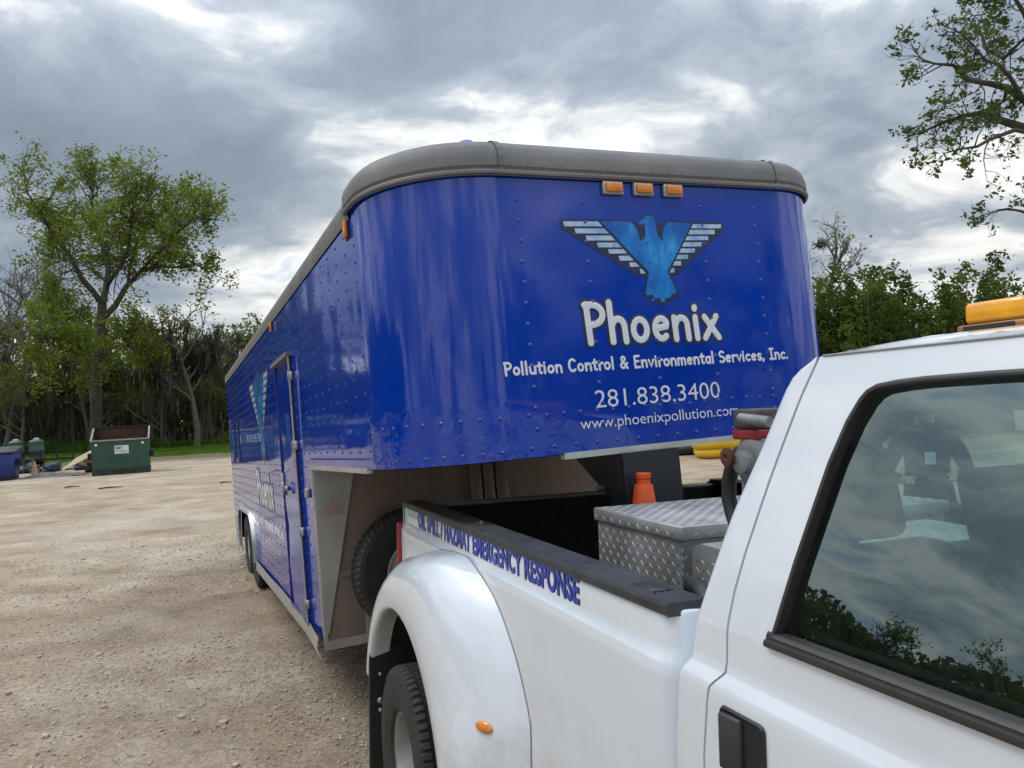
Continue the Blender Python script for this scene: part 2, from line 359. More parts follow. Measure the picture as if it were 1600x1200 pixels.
# loose stones on the yard
def stones():
    ico = []; bm = bmesh.new(); bmesh.ops.create_icosphere(bm, subdivisions=1, radius=1); bv = np.array([v.co[:] for v in bm.verts]); bf = np.array([[v.index for v in f.verts] for f in bm.faces]); bm.free()
    n = 26000; r_ = np.random.default_rng(5); d = 3.2 + 11 * r_.random(n) ** 1.6; ang = np.radians(-38 + 62 * r_.random(n)); x = d * np.sin(ang); y = d * np.cos(ang)
    keep = (vnoise(x, y, 1.1, 44) + .35 * vnoise(x, y, .3, 45)) > -.28 + .5 * r_.random(n) - .12; x, y, d = x[keep], y[keep], d[keep]; n = len(x)
    s = (.003 + .0075 * r_.random(n) ** 2.2) * (1 + .05 * d); s[r_.random(n) > .985] *= 2.0
    sc = s[:, None, None] * (np.array([1, 1, .62]) * (1 + .5 * (r_.random((n, 1, 3)) - .5))) * (1 + .42 * (r_.random((n, len(bv), 1)) - .5))
    p = bv[None] * sc; t = r_.random(n) * 6.28; c, q = np.cos(t)[:, None], np.sin(t)[:, None]
    P = np.stack([p[..., 0] * c - p[..., 1] * q + x[:, None], p[..., 0] * q + p[..., 1] * c + y[:, None], p[..., 2] + (ground_h(x, y) + s * .45)[:, None]], -1)
    F = bf[None] + (np.arange(n) * len(bv))[:, None, None]
    a = Mat('loose_stone'); a.set(Base_Color=a.ramp(a.noise(9, 3, .8), [(.3, (.29, .225, .165)), (.5, (.46, .38, .295)), (.7, (.62, .545, .455))]), Roughness=.9)
    o = obj('gravel', np_mesh('gravel', P, F.reshape(-1, 3), a.m, False)); tag(o, 'loose tan gravel stones scattered over the yard', 'gravel', kind='stuff')
stones()
# ------------------------------------------------------------------ lettering helpers
def arc(cx, cy, rx, ry, a0, a1, n=10): return [(cx + rx * math.cos(math.radians(a0 + (a1 - a0) * i / n)), cy + ry * math.sin(math.radians(a0 + (a1 - a0) * i / n))) for i in range(n + 1)]
# hand-drawn brush alphabet: (advance, strokes), cap height 1
GL = {
 'P': (.52, [[(.10, 0), (.06, .98)], [(.02, .96)] + arc(.20, .72, .25, .25, 85, -80, 9) + [(.09, .44)]]),
 'h': (.50, [[(.08, 0), (.05, 1.02)], [(.07, .40)] + arc(.24, .38, .155, .21, 150, 0, 8) + [(.41, 0)]]),
 'o': (.50, [arc(.23, .29, .175, .27, 90, 450, 16)]),
 'e': (.48, [[(.07, .30), (.39, .36)] + arc(.23, .30, .17, .27, 25, 310, 13)]),
 'n': (.50, [[(.07, 0), (.05, .58)], [(.07, .36)] + arc(.24, .36, .155, .21, 150, 0, 8) + [(.41, 0)]]),
 'i': (.22, [[(.09, 0), (.07, .57)], [(.07, .80), (.075, .84)]]),
 'x': (.46, [[(.03, 0), (.38, .58)], [(.05, .57), (.41, 0)]]),
 'l': (.21, [[(.08, 0), (.06, 1.0)]]),
 'u': (.50, [[(.06, .57)] + arc(.22, .22, .155, .21, 180, 350, 9), [(.40, .58), (.41, 0)]]),
 't': (.36, [[(.15, .85), (.15, .15)] + arc(.24, .14, .09, .12, 190, 300, 5), [(.0, .60), (.32, .62)]]),
 'C': (.58, [arc(.30, .50, .25, .48, 50, 310, 16)]),
 'r': (.36, [[(.08, 0), (.05, .58)], [(.08, .33)] + arc(.24, .36, .15, .20, 150, 55, 6)]),
 '&': (.66, [[(.56, 0), (.14, .70)] + arc(.26, .80, .13, .17, 200, -20, 8) + [(.36, .66), (.12, .38)] + arc(.24, .22, .17, .20, 150, 300, 7) + [(.54, .42)]]),
 'E': (.50, [[(.08, 0), (.06, .97)], [(.06, .96), (.40, .97)], [(.08, .52), (.34, .53)], [(.09, .02), (.42, .02)]]),
 'v': (.44, [[(.03, .58), (.20, 0), (.38, .58)]]),
 'm': (.72, [[(.06, 0), (.05, .58)], [(.07, .36)] + arc(.20, .37, .13, .20, 150, 0, 7) + [(.34, 0)], [(.34, .36)] + arc(.48, .37, .13, .20, 150, 0, 7) + [(.62, 0)]]),
 'a': (.49, [arc(.22, .28, .165, .26, 40, 320, 13), [(.39, .57), (.40, 0)]]),
 'S': (.50, [arc(.24, .73, .19, .23, 40, 250, 10) + arc(.24, .25, .20, .24, 90, -140, 12)]),
 'c': (.44, [arc(.24, .29, .18, .27, 50, 310, 12)]),
 's': (.42, [arc(.20, .43, .14, .14, 40, 250, 8) + arc(.20, .15, .15, .14, 90, -140, 9)]),
 ',': (.22, [[(.09, .06), (.03, -.12)]]), '.': (.22, [[(.07, .02), (.075, .05)]]),
 'I': (.40, [[(.19, .02), (.17, .96)], [(.02, .96), (.33, .97)], [(.03, .02), (.35, .02)]]), ' ': (.30, []),
}
def brush(text, height, width, x0, y0, th, track=.06):
    """strokes laid out to the given width; returns list of polylines"""
    pen = 0; out = []; word = 0
    for ch in text:
        adv, st = GL[ch]
        if ch == ' ': word += 1
        for s_ in st: out.append((word, [(p[0] + pen, p[1]) for p in s_]))
        pen += adv + track
    k = width / (pen - track); return [(wd, [(x0 + x * k, y0 + y * height) for x, y in s_]) for wd, s_ in out]
def ribbon(mb, pts, th, fn, d, mi=0):
    """a slightly domed stroke with round ends"""
    pts = [Vector((x, y)) for x, y in pts]; q = [pts[0]]
    for p in pts[1:]:
        if (p - q[-1]).length > 1e-5: q.append(p)
    pts = q; n = len(pts); rows = []
    def row(p, t, w, cap=0):
        nrm = Vector((-t.y, t.x)); r_ = []
        for s_ in (-1, -.6, 0, .6, 1):
            pp = p + nrm * s_ * w; r_.append(fn(pp.x, pp.y, d + (.0016 * (1 - s_ * s_) if w > 1e-6 else 0)))
        return r_
    t0 = (pts[1] - pts[0]).normalized(); t1 = (pts[-1] - pts[-2]).normalized()
    for a in (88, 60, 30): rows.append(row(pts[0] - t0 * th * math.sin(math.radians(a)), t0, th * math.cos(math.radians(a))))
    for i, p in enumerate(pts):
        t = (pts[min(i + 1, n - 1)] - pts[max(i - 1, 0)]); t = t.normalized() if t.length > 1e-9 else t1; rows.append(row(p, t, th))
    for a in (30, 60, 88): rows.append(row(pts[-1] + t1 * th * math.sin(math.radians(a)), t1, th * math.cos(math.radians(a))))
    mb.grid([list(r_)[::-1] for r_ in rows], mi)
def font_mesh(text, fn, x0, y0, width, height, d, bold=0., shear=0., extr=0., cap=True):
    cu = bpy.data.curves.new('t', 'FONT'); cu.body = text; cu.size = 1; cu.offset = bold; cu.shear = shear; cu.space_character = 1.0 + bold * 1.6; cu.resolution_u = 3
    o = bpy.data.objects.new('t', cu); COL.objects.link(o); dg = bpy.context.evaluated_depsgraph_get(); dg.update()
    me = bpy.data.meshes.new_from_object(o.evaluated_get(dg)); vs = [v.co.copy() for v in me.vertices]; fs = [tuple(p.vertices) for p in me.polygons]
    bpy.data.objects.remove(o); bpy.data.curves.remove(cu); bpy.data.meshes.remove(me)
    lo = min(v.x for v in vs); hi = max(v.x for v in vs); h = 0.70
    mb = MB(); mb.add([fn(x0 + (v.x - lo) / (hi - lo) * width, y0 + v.y / h * height, d) for v in vs], fs); return mb

# ------------------------------------------------------------------ trailer
TG = 1.42
def tframe(yaw, pit, rol):
    u = Vector((-math.sin(yaw), math.cos(yaw), 0)); v = Vector((math.cos(yaw), math.sin(yaw), 0)); w = Vector((0, 0, 1))
    u2 = math.cos(pit) * u - math.sin(pit) * w; w2 = math.cos(pit) * w + math.sin(pit) * u
    return u2, math.cos(rol) * v + math.sin(rol) * w2, math.cos(rol) * w2 - math.sin(rol) * v
TU, TV, TW = tframe(.414, .042, .02)
trailer = thing('gooseneck_trailer', 'long blue enclosed gooseneck trailer with a white and pale blue bird emblem', 'trailer')
M = Matrix((TV, TU, TW)).transposed().to_4x4(); M.translation = Vector((-.409, 2.927, 1.671)) - TG * TW; trailer.matrix_world = M
W_, H_, RL, RR, LEN, GN, WS = 2.32, 1.135, .489, .40, 9.0, 2.138, -1.07
TL = lambda v, u, w: (v, u, w + TG)
def outline(off, u_left, u_right):
    """plan path of the nose, offset inward by off, from the left side round the front to the right side"""
    p = [(off, u_left), (off, RL + .02)]
    p += [(RL - (RL - off) * math.cos(a), RL - (RL - off) * math.sin(a)) for a in [math.pi / 2 * i / 14 for i in range(15)]]
    p += [(RL + (W_ - RR - RL) * i / 10, off) for i in range(1, 11)]
    p += [(W_ - RR + (RR - off) * math.sin(a), RR - (RR - off) * math.cos(a)) for a in [math.pi / 2 * i / 10 for i in range(1, 11)]]
    p += [(W_ - off, u_right)]
    return p
# nose skin
def skin_rows(off, w0, w1, ul, ur, n):
    o_ = outline(off, ul, ur); return [[TL(v, u, w0 + (w1 - w0) * i / n) for v, u in o_] for i in range(n + 1)]
m = MB(); m.grid(skin_rows(0, 0, H_ + .03, RL + .021, RR + .05, 6)); obj('nose_skin', m, BLUE, trailer, 30)
# long left side: one sheet with the wheel opening left out
WO0, WO1, WOT = 6.14, 7.96, -.58
arch = [(WO1, WS)] + [(WO1 - .36 + .36 * math.cos(a), WOT - .36 + .36 * math.sin(a)) for a in [math.pi / 2 * i / 8 for i in range(9)]] + [(WO0 + .36 - .36 * math.sin(a), WOT - .36 + .36 * math.cos(a)) for a in [math.pi / 2 * i / 8 for i in range(9)]] + [(WO0, WS)]
side = [(RL + .021, 0), (RL + .021, H_ + .03), (LEN, H_ + .03), (LEN, WS)] + arch + [(GN, WS), (GN, 0)]
SIDE = lambda u, w, d: TL(-d, u, w)
m = MB()
for u0, u1 in [(RL + .021, GN)]: m.grid([[SIDE(u0 + (u1 - u0) * j / 6, 0 + (H_ + .03) * i / 6, 0) for j in range(7)] for i in range(7)])
m.grid([[SIDE(GN + (WO0 - GN) * j / 16, WS + (H_ + .03 - WS) * i / 10, 0) for j in range(17)] for i in range(11)])
m.poly([(WO0, WS), (WO0, H_ + .03), (LEN, H_ + .03), (LEN, WS)] + arch, SIDE, 0)
obj('side_skin', m, BLUES, trailer)
m = MB(); m.grid([[TL(W_, RR + .05, 0), TL(W_, LEN, 0)], [TL(W_, RR + .05, H_ + .03), TL(W_, LEN, H_ + .03)]]); m.grid([[TL(W_, GN, WS), TL(W_, LEN, WS)], [TL(W_, GN, -.001), TL(W_, LEN, -.001)]])
m.grid([[TL(0, LEN, WS), TL(W_, LEN, WS)], [TL(0, LEN, H_ + .03), TL(W_, LEN, H_ + .03)]]); obj('far_skin', m, BLUES, trailer)
# front roof cap: straight section and two corner castings
def cap_profile(t): return [(-.014, .0), (-.016, .035), (-.022, .040), (-.022, .08), (-.010, .118), (.018, .146), (.055, .163), (.11, .170)][t]
def cap_rows(sel):
    return [[TL(v, u, H_ + .004 + cap_profile(t)[1]) for v, u in sel(outline(cap_profile(t)[0], .62, .50))] for t in range(8)]
m = MB(); m.grid(cap_rows(lambda p: p[:17])); c1 = obj('roof_cap_corner', m, CAPG, trailer, 50)
m = MB(); m.grid([[Vector(q) for q in r_] for r_ in cap_rows(lambda p: p[16:27])]); obj('roof_cap', m, CAPG, trailer, 50)
m = MB(); m.grid(cap_rows(lambda p: p[26:])); obj('roof_cap_corner', m, CAPG, trailer, 50)
for vv in (RL, W_ - RR):        # overlapping seams of the castings
    m = MB(); m.grid([[TL(vv - .012, cap_profile(t)[0] - .004, H_ + .004 + cap_profile(t)[1] + (.004 if t > 4 else 0)), TL(vv + .012, cap_profile(t)[0] - .004, H_ + .004 + cap_profile(t)[1] + (.004 if t > 4 else 0))] for t in range(8)]); obj('cap_seam', m, CAPG, trailer)
m = MB(); o1 = outline(-.018, .62, .5); m.tube([TL(v, u, H_ + .018) for v, u in o1], .011, 6); obj('cap_bead', m, CAPG, trailer, 60)
# long side roof rails
for s_, v0 in ((1, 0), (-1, W_)):
    m = MB(); prof = [(-.006, -.02), (-.010, .0), (-.010, .055), (.0, .085), (.03, .115), (.09, .128)]
    m.grid([[TL(v0 + s_ * a, u, H_ + b) for a, b in prof] for u in (.58, 3, 6, LEN + .01)]); obj('roof_rail', m, CAPG if s_ > 0 else ALU, trailer, 50)
m = MB(); m.grid([[TL(W_ * (.03 + .94 * j / 10), .55 + (LEN - .55) * i / 8, H_ + .125 + .045 * math.sin(math.pi * j / 10)) for j in range(11)] for i in range(9)]); m.poly([(v, -u) for v, u in outline(.09, .60, .60)], lambda x, y, d: TL(x, -y, H_ + .1705)); obj('roof', m, ALUF, trailer, 60)
# rivets
def dome(m, p, nrm, t1, r=.008, h=.004, n=6):
    t2 = nrm.cross(t1); b = [p + r * (math.cos(6.2832 * k / n) * t1 + math.sin(6.2832 * k / n) * t2) for k in range(n)]; c = [p + nrm * h * .8 + .55 * r * (math.cos(6.2832 * k / n) * t1 + math.sin(6.2832 * k / n) * t2) for k in range(n)]
    m.add(b + c + [p + nrm * h], [(k, (k + 1) % n, n + (k + 1) % n, n + k) for k in range(n)] + [(n + k, n + (k + 1) % n, 2 * n) for k in range(n)])
m = MB(); NF = Vector((0, -1, 0)); T1 = Vector((1, 0, 0))
for k in range(5):
    v = .554 + .304 * k; w = H_ - .09
    while w > .05: dome(m, Vector(TL(v + random.uniform(-.003, .003), -.0005, w)), NF, T1, .010, .0055); w -= .085 if not (.16 < w < .25) else .085
for v in np.arange(.52, W_ - RR, .078): dome(m, Vector(TL(v, -.0005, .165 + random.uniform(-.004, .004))), NF, T1, .009, .005)
for v in np.arange(.52, W_ - RR, .10): dome(m, Vector(TL(v, -.0005, .035)), NF, T1, .009, .005)
for a in np.arange(.1, 1.5, .16):
    n_ = Vector((-math.cos(a), -math.sin(a), 0)); dome(m, Vector(TL(RL - RL * math.cos(a), RL - RL * math.sin(a), .165)) + n_ * .0, n_, Vector((0, 0, 1)).cross(n_), .009, .005)
    dome(m, Vector(TL(RL - RL * math.cos(a), RL - RL * math.sin(a), .03)), n_, Vector((0, 0, 1)).cross(n_), .009, .005)
tag(obj('rivets', m, BLUE, trailer, 80), kind='stuff')
m = MB(); NS = Vector((-1, 0, 0)); TS = Vector((0, 1, 0))
for u in np.arange(RL + .06, LEN, .203):
    for w in np.arange(H_ - .06, WS + .03, -.083):
        if u < GN and w < .02: continue
        if WO0 - .02 < u < WO1 + .02 and w < WOT + .04: continue
        if 2.60 < u < 3.42 and w < .77: continue
        dome(m, Vector(TL(-.0005, u + random.uniform(-.006, .006), w + random.uniform(-.004, .004))), NS, TS, .0085, .0045)
for u in np.arange(RL + .06, GN, .045): dome(m, Vector(TL(-.0005, u, .045)), NS, TS, .007, .004)
tag(obj('rivets', m, BLUES, trailer, 80), kind='stuff')
m = MB()
for v in np.arange(RL + .04, W_ - RR, .076): dome(m, Vector(TL(v, -.0222, H_ + .055)), NF, T1, .006, .003)
for u in np.arange(.7, LEN, .15): dome(m, Vector(TL(-.0100, u, H_ + .03)), NS, TS, .007, .004)
tag(obj('rivets', m, CAPG, trailer, 80), kind='stuff')
# bottom trims of the nose
m = MB(); m.box(TL(.66, -.006, -.022), TL(W_ - RR, .03, .004)); obj('nose_bottom_trim', m, ALU, trailer)
m = MB(); m.box(TL(-.006, .62, -.020), TL(.02, GN - .002, .004)); obj('side_bottom_trim', m, ALU, trailer)
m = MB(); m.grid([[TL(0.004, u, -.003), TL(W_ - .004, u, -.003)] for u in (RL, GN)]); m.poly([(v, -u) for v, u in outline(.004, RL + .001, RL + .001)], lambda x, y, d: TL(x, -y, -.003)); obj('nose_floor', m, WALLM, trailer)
# clearance lamps over the emblem
for v in (1.006, 1.160, 1.316):
    m = MB(); m.box(TL(v - .050, -.020, H_ - .054), TL(v + .050, -.0005, H_ + .002)); l = bevel(obj('clearance_lamp', m, ALUF, trailer), .004, 2)
    m = MB(); m.box(TL(v - .041, -.034, H_ - .047), TL(v + .041, -.019, H_ - .006)); bevel(obj('lens', m, AMBER, l), .006, 2)
for u, w in ((.64, 1.085), (3.50, 1.085)):
    m = MB(); m.box(TL(-.006, u - .034, w - .045), TL(.0, u + .034, w + .045)); l = obj('side_marker_lamp', m, DARKP, trailer)
    m = MB(); m.box(TL(-.022, u - .028, w - .038), TL(-.005, u + .028, w + .038)); bevel(obj('lens', m, AMBER, l), .006, 2)
# blue roof beacon
m = MB(); p0 = (.50, .36); m.lathe([(0, .135), (.030, .128), (.050, .105), (.058, .06), (.060, 0)], 20, lambda x, y, z: TL(p0[0] + x, p0[1] + y, H_ + .155 + z)); obj('roof_vent', m, plain('bright_blue_plastic', (.01, .12, .55), .35), trailer, 60)
# emblem
def emblem(mapf, tagname):
    fx = lambda X: .755 + (X - 105) * .0006215
    fy = lambda X, Y: .998 - (Y - 85) * .00053 + (X - 795) * .0000118
    T2 = lambda pts: [(fx(x), fy(x, y)) for x, y in pts]
    back = [(82, 122), (640, 122), (700, 165), (735, 110), (790, 68), (845, 90), (868, 180), (940, 128), (1440, 142), (1440, 212), (1375, 262), (1310, 316), (1245, 368), (1180, 420), (1115, 474), (1048, 528), (985, 592), (932, 598), (985, 758), (935, 790), (845, 850), (760, 800), (682, 760), (722, 600), (655, 592), (572, 532), (492, 478), (412, 420), (330, 368), (250, 312), (168, 254), (82, 196)]
    m = MB(); m.poly(T2(back), mapf, .0015); e = obj('emblem', m, SHADOWV, trailer)
    body = [(395, 138), (630, 140), (662, 165), (685, 210), (695, 260), (700, 300), (735, 280), (750, 240), (752, 200), (746, 168), (728, 160), (702, 168), (698, 150), (715, 130), (745, 115), (765, 92), (800, 85), (830, 100), (843, 135), (845, 190), (850, 250), (870, 285), (890, 295), (893, 240), (910, 190), (935, 155), (960, 145), (1155, 150), (905, 560), (935, 650), (962, 735), (950, 750), (925, 750), (905, 775), (875, 785), (862, 770), (858, 800), (840, 815), (820, 805), (815, 770), (795, 782), (770, 780), (755, 745), (730, 755), (705, 745), (720, 660), (745, 560)]
    m = MB(); m.poly(T2(body), mapf, .003); obj('bird', m, BIRDM, e)
    rl = [(140, 180, 105), (197, 237, 187), (255, 295, 268), (312, 352, 350), (367, 403, 432), (422, 462, 512), (478, 515, 592), (533, 572, 672)]
    rr = [(160, 195, 1418), (208, 247, 1355), (262, 298, 1290), (315, 352, 1225), (368, 405, 1160), (422, 458, 1095), (475, 512, 1028), (533, 570, 965)]
    for y0, y1, x in rl:
        m = MB(); m.poly(T2([(x, y0), (374 + (y0 - 140) * .8, y0), (374 + (y1 - 140) * .8, y1), (x + 6, y1)]), mapf, .003); obj('feather_bar', m, WINGM, e)
    for y0, y1, x in rr:
        m = MB(); m.poly(T2([(1166 - (y0 - 160) * .605, y0), (x, y0), (x - 4, y1), (1166 - (y1 - 160) * .605, y1)]), mapf, .003); obj('feather_bar', m, WINGM, e)
FRONT = lambda x, y, d: TL(x, -d, y)
emblem(FRONT, 'front')
sx = 1.63 / .816; sy = .82 / .387
SMAP = lambda x, y, d: TL(-d, 5.65 - (x - .755) * sx, .04 + (y - .611) * sy)
emblem(SMAP, 'side')
def brush_part(text, height, width, x0, y0, th, fn, name, dark=False):
    st = brush(text, height, width, x0, y0, th)
    if dark:
        m = MB()
        for _, s_ in st: ribbon(m, s_, th + .011 * (1 if th < .02 else 1.8), fn, .0012)
        obj('lettering_shadow', m, SHADOWV, trailer)
    for wd in sorted({q[0] for q in st}):
        m = MB()
        for q, s_ in st:
            if q == wd: ribbon(m, s_, th, fn, .0045 if dark else .0015)
        obj('lettering', m, WHITEV, trailer)
brush_part('Phoenix', .165, .690, .812, .447, .0145, FRONT, 'a', True)
brush_part('Pollution Control & Environmental Services, Inc.', .050, 1.455, .430, .333, .0052, FRONT, 'b')
obj('lettering', font_mesh('281.838.3400', FRONT, .827, .176, .64, .074, .002, -.004), WHITEV, trailer)
obj('lettering', font_mesh('www.phoenixpollution.com', FRONT, .747, .093, .81, .047, .002, -.004), WHITEV, trailer)
SIDE2 = lambda x, y, d: TL(-d, 5.55 - x, y)
brush_part('Phoenix', .30, 1.30, .02, -.38, .028, SIDE2, 'c', True)
SIDE3 = lambda x, y, d: TL(-d, 6.10 - x, y)
brush_part('Pollution Control & Environmental Services, Inc.', .095, 2.40, 0, -.60, .011, SIDE3, 'd')
obj('lettering', font_mesh('281.838.3400   www.phoenixpollution.com', SIDE3, .26, -.765, 1.85, .075, .002, .005), WHITEV, trailer)
# side door
DU0, DU1, DW0, DW1 = 2.625, 3.40, -1.045, .745
m = MB(); m.grid([[TL(-.012 - .004 * math.sin(5 * i / 3. + j), DU0 + (DU1 - DU0) * j / 5, DW0 + (DW1 - DW0) * i / 12) for j in range(6)] for i in range(13)]); door = obj('door', m, BLUES, trailer, 60)
m = MB()
for lo, hi in (((DU0 - .022, DW0), (DU0, DW1)), ((DU1, DW0), (DU1 + .022, DW1))): m.box(TL(-.020, lo[0], lo[1]), TL(.0, hi[0], hi[1]))
m.box(TL(-.020, DU0 - .022, DW0 - .02), TL(.0, DU1 + .022, DW0 - .0005)); obj('door_frame', m, plain('dark_blue_trim', (.006, .014, .12), .4), door)
m = MB(); m.box(TL(-.045, DU0 - .05, DW1 + .001), TL(.0, DU1 + .05, DW1 + .028)); obj('drip_rail', m, CAPG, door)
m = MB(); m.tube([TL(-.024, DU0 - .011, DW0), TL(-.024, DU0 - .011, DW1)], .007, 6); obj('hinge_rod', m, STEEL, door)
for w in (.61, .14, -.44, -.92):
    m = MB(); m.box(TL(-.028, DU0 - .045, w - .028), TL(-.002, DU0 + .024, w + .028)); m.box(TL(-.036, DU0 - .020, w - .034), TL(-.026, DU0 - .002, w + .034)); bevel(obj('hinge', m, STEEL, door), .004, 1)
m = MB(); m.box(TL(-.040, DU1 - .30, -.185), TL(-.013, DU1 - .16, -.150)); m.box(TL(-.060, DU1 - .255, -.215), TL(-.038, DU1 - .215, -.120)); bevel(obj('door_handle', m, STEEL, door), .005, 1)
m = MB(); m.box(TL(-.034, DU1 - .06, -.23), TL(-.013, DU1 - .03, -.06)); bevel(obj('latch', m, STEEL, door), .004, 1)
m = MB(); m.box(TL(-.030, 2.25, -.20), TL(-.0, 2.31, -.14)); bevel(obj('door_holdback', m, STEEL, trailer), .006, 2)
# rear service door outlines on the side
for u in (7.35, 7.95):
    m = MB(); m.box(TL(-.010, u, .05 if u > 7.5 else .0), TL(-.0005, u + .03, 1.0)); obj('panel_trim', m, SHADOWV, trailer)
# skirt along the bottom, its front end bent outward
m = MB(); rows = []
for u in list(np.linspace(GN, GN + .9, 10)) + [4, 5, WO0]:
    b = max(0, 1 - (u - GN) / .8); rows.append([TL(-.014 - .02 * b * b - .004 * math.sin(u * 9), u, WS + .03), TL(-.022 - .02 * b * b - .010 * math.sin(u * 7), u, WS - .03), TL(-.018 - .03 * b * b, u - .15 * b ** 6, WS - .075)])
m.grid(rows); obj('skirt_strip', m, ALU, trailer, 40)
m = MB(); m.box(TL(-.010, WO1, WS - .07), TL(0.002, LEN, WS + .02)); obj('skirt_strip', m, ALU, trailer)
m = MB(); m.box(TL(-.005, GN - .012, WS), TL(.02, GN + .012, -.021)); obj('corner_trim', m, ALU, trailer)
# wheel opening flare
fl = [(u, w) for u, w in arch]
m = MB(); m.grid([[TL(-.040, u, w), TL(-.042, u, w + .032 if w > WS else w), TL(-.002, u, w + .050 if w > WS else w)] for u, w in fl]); obj('wheel_flare', m, ALU, trailer, 50)
m = MB(); m.box(TL(.01, WO0, WS), TL(.5, WO1, WOT + .02)); me_ = m; m2 = MB(); m2.grid([[TL(.45, WO0, WS - .1), TL(.45, WO1, WS - .1)], [TL(.45, WO0, WOT + .05), TL(.45, WO1, WOT + .05)]]); m2.grid([[TL(0.004, WO0 - .01, WOT + .05), TL(.45, WO0 - .01, WOT + .05)], [TL(0.004, WO1, WOT + .05), TL(.45, WO1, WOT + .05)]]); obj('wheel_well', m2, LINER, trailer)
# under-floor
m = MB(); m.box(TL(.06, GN + .8, WS - .06), TL(W_ - .06, WO0 - .05, WS - .005)); m.box(TL(.45, WO0 - .05, WS - .10), TL(W_ - .06, LEN - .02, WS - .005)); obj('floor_frame', m, DARKP, trailer)
# wheels
def tyre_mesh(R, w, rim, seg=96, block=True):
    """profile: outer face at +w/2 ; returned as rows for lathe"""
    h = w / 2
    prof = [(rim, h * .80), (rim + .012, h * .90), (rim + .05, h * 1.0), (R - .075, h * 1.02), (R - .045, h * .99), (R - .040, h * 1.0), (R - .028, h * .97), (R - .010, h * .90), (R - .002, h * .76),
            (R, h * .60), (R - .013, h * .585), (R - .013, h * .51), (R, h * .495), (R + .001, h * .19), (R - .013, h * .175), (R - .013, h * .085), (R + .001, h * .07)]
    prof = prof + [(r, -a) for r, a in prof[::-1]]
    return prof
def add_tyre(m, R, w, rim, fn, seg=168):
    prof = tyre_mesh(R, w, rim); rows = []
    for k in range(seg):
        a = 2 * math.pi * k / seg; cut = (k % 4 == 0); row = []
        for i, (r, h) in enumerate(prof):
            j = min(i, len(prof) - 1 - i); rr = r - (.010 if cut and j in (7, 8, 9) else .004 if cut and j in (5, 6) else 0) - (.007 if (k % 4 == 2) and j in (12, 13, 16) else 0)
            row.append(fn(rr * math.cos(a), rr * math.sin(a), h))
        rows.append(row)
    rows.append(rows[0]); m.grid(rows)
def wheel(parent, ctr, axis_fn, R, w, rim, rimmat, kind='trailer', seg=96):
    """axis_fn(x, y, axial) maps to parent's local space; axial + is outward"""
    f = lambda x, y, h: axis_fn(ctr, x, y, h)
    m = MB(); add_tyre(m, R, w, rim, f, seg); t = obj('tyre', m, RUBBER, None, 22)
    root = obj('wheel', MB().lathe([(rim - .002, w * .38), (rim + .010, w * .41), (rim + .012, w * .385), (rim - .012, w * .37), (rim - .022, w * .25), (rim - .035, -.02 if kind == 'dual' else w * .12), (rim - .05, -.04 if kind == 'dual' else w * .10), (.11, -.035 if kind == 'dual' else w * .16), (.085, -.02 if kind == 'dual' else w * .22), (.082, .03 if kind == 'dual' else w * .30), (.0, .035 if kind == 'dual' else w * .32)], 48, f), rimmat, parent, 30)
    t.parent = root; t.name = 'tyre'
    m = MB(); nb = 8
    for k in range(nb):
        a = 2 * math.pi * k / nb; r0 = .068 if kind != 'dual' else .10; h0 = w * .24 if kind != 'dual' else -.03
        m.lathe([(.011, h0), (.011, h0 + .03), (0, h0 + .032)], 6, lambda x, y, h, a=a, r0=r0: f(x + r0 * math.cos(a), y + r0 * math.sin(a), h))
    tag(obj('wheel_nuts', m, STEEL, root), kind='stuff'); return root
tax = lambda c, x, y, h: TL(c[0] - h, c[1] + x, c[2] + y)
WHITERIM = plain('white_wheel_enamel', (.62, .62, .60), .4, var=.2, scale=12)
for u in (6.60, 7.48): wheel(trailer, (.125, u, -1.035), tax, .38, .22, .20, WHITERIM, 'trailer', 160)
for u in (6.60, 7.48): wheel(trailer, (W_ - .125, u, -1.035), lambda c, x, y, h: TL(c[0] + h, c[1] + x, c[2] + y), .38, .22, .20, WHITERIM)
# bulkhead under the nose with posts, gusset and spare wheel
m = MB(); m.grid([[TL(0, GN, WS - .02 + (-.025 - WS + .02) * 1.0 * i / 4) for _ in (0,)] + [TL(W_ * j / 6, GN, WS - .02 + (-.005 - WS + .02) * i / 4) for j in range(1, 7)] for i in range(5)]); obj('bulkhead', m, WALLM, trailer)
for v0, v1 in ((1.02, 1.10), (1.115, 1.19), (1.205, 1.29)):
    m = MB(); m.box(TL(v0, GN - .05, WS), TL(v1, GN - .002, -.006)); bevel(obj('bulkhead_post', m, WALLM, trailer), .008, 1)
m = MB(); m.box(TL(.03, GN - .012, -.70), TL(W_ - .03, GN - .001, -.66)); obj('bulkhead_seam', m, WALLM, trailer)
m = MB(); m.box(TL(.0, GN - .016, WS - .055), TL(W_, GN + .05, WS + .0)); m.box(TL(.26, GN - .008, WS), TL(W_, GN - .0005, -.70)); obj('front_crossmember', m, ALUF, trailer)
m = MB(); m.poly([(.004, -.022), (.262, -.022), (.030, -1.02), (.004, -1.04)][::-1], lambda x, y, d: TL(x, GN - .02 - d, y), .004, thick=.02); obj('gusset_panel', m, ALUF, trailer)
faded = plain('faded_red_print', (.42, .20, .17), .6, var=.3)
m = MB(); m.poly([(.104, -.24), (.112, -.20), (.120, -.24)][::-1], lambda x, y, d: TL(x, GN - .0255 - d, y), 0); obj('maker_mark', m, faded, trailer)
m = MB(); m.box(TL(.05, GN - .0265, -.292), TL(.175, GN - .0245, -.288)); obj('maker_mark', m, faded, trailer)
m = MB()
for k in range(9): m.box(TL(.052 + k * .0135, GN - .0265, -.280), TL(.061 + k * .0135, GN - .0245, -.262 + .004 * (k % 3)))
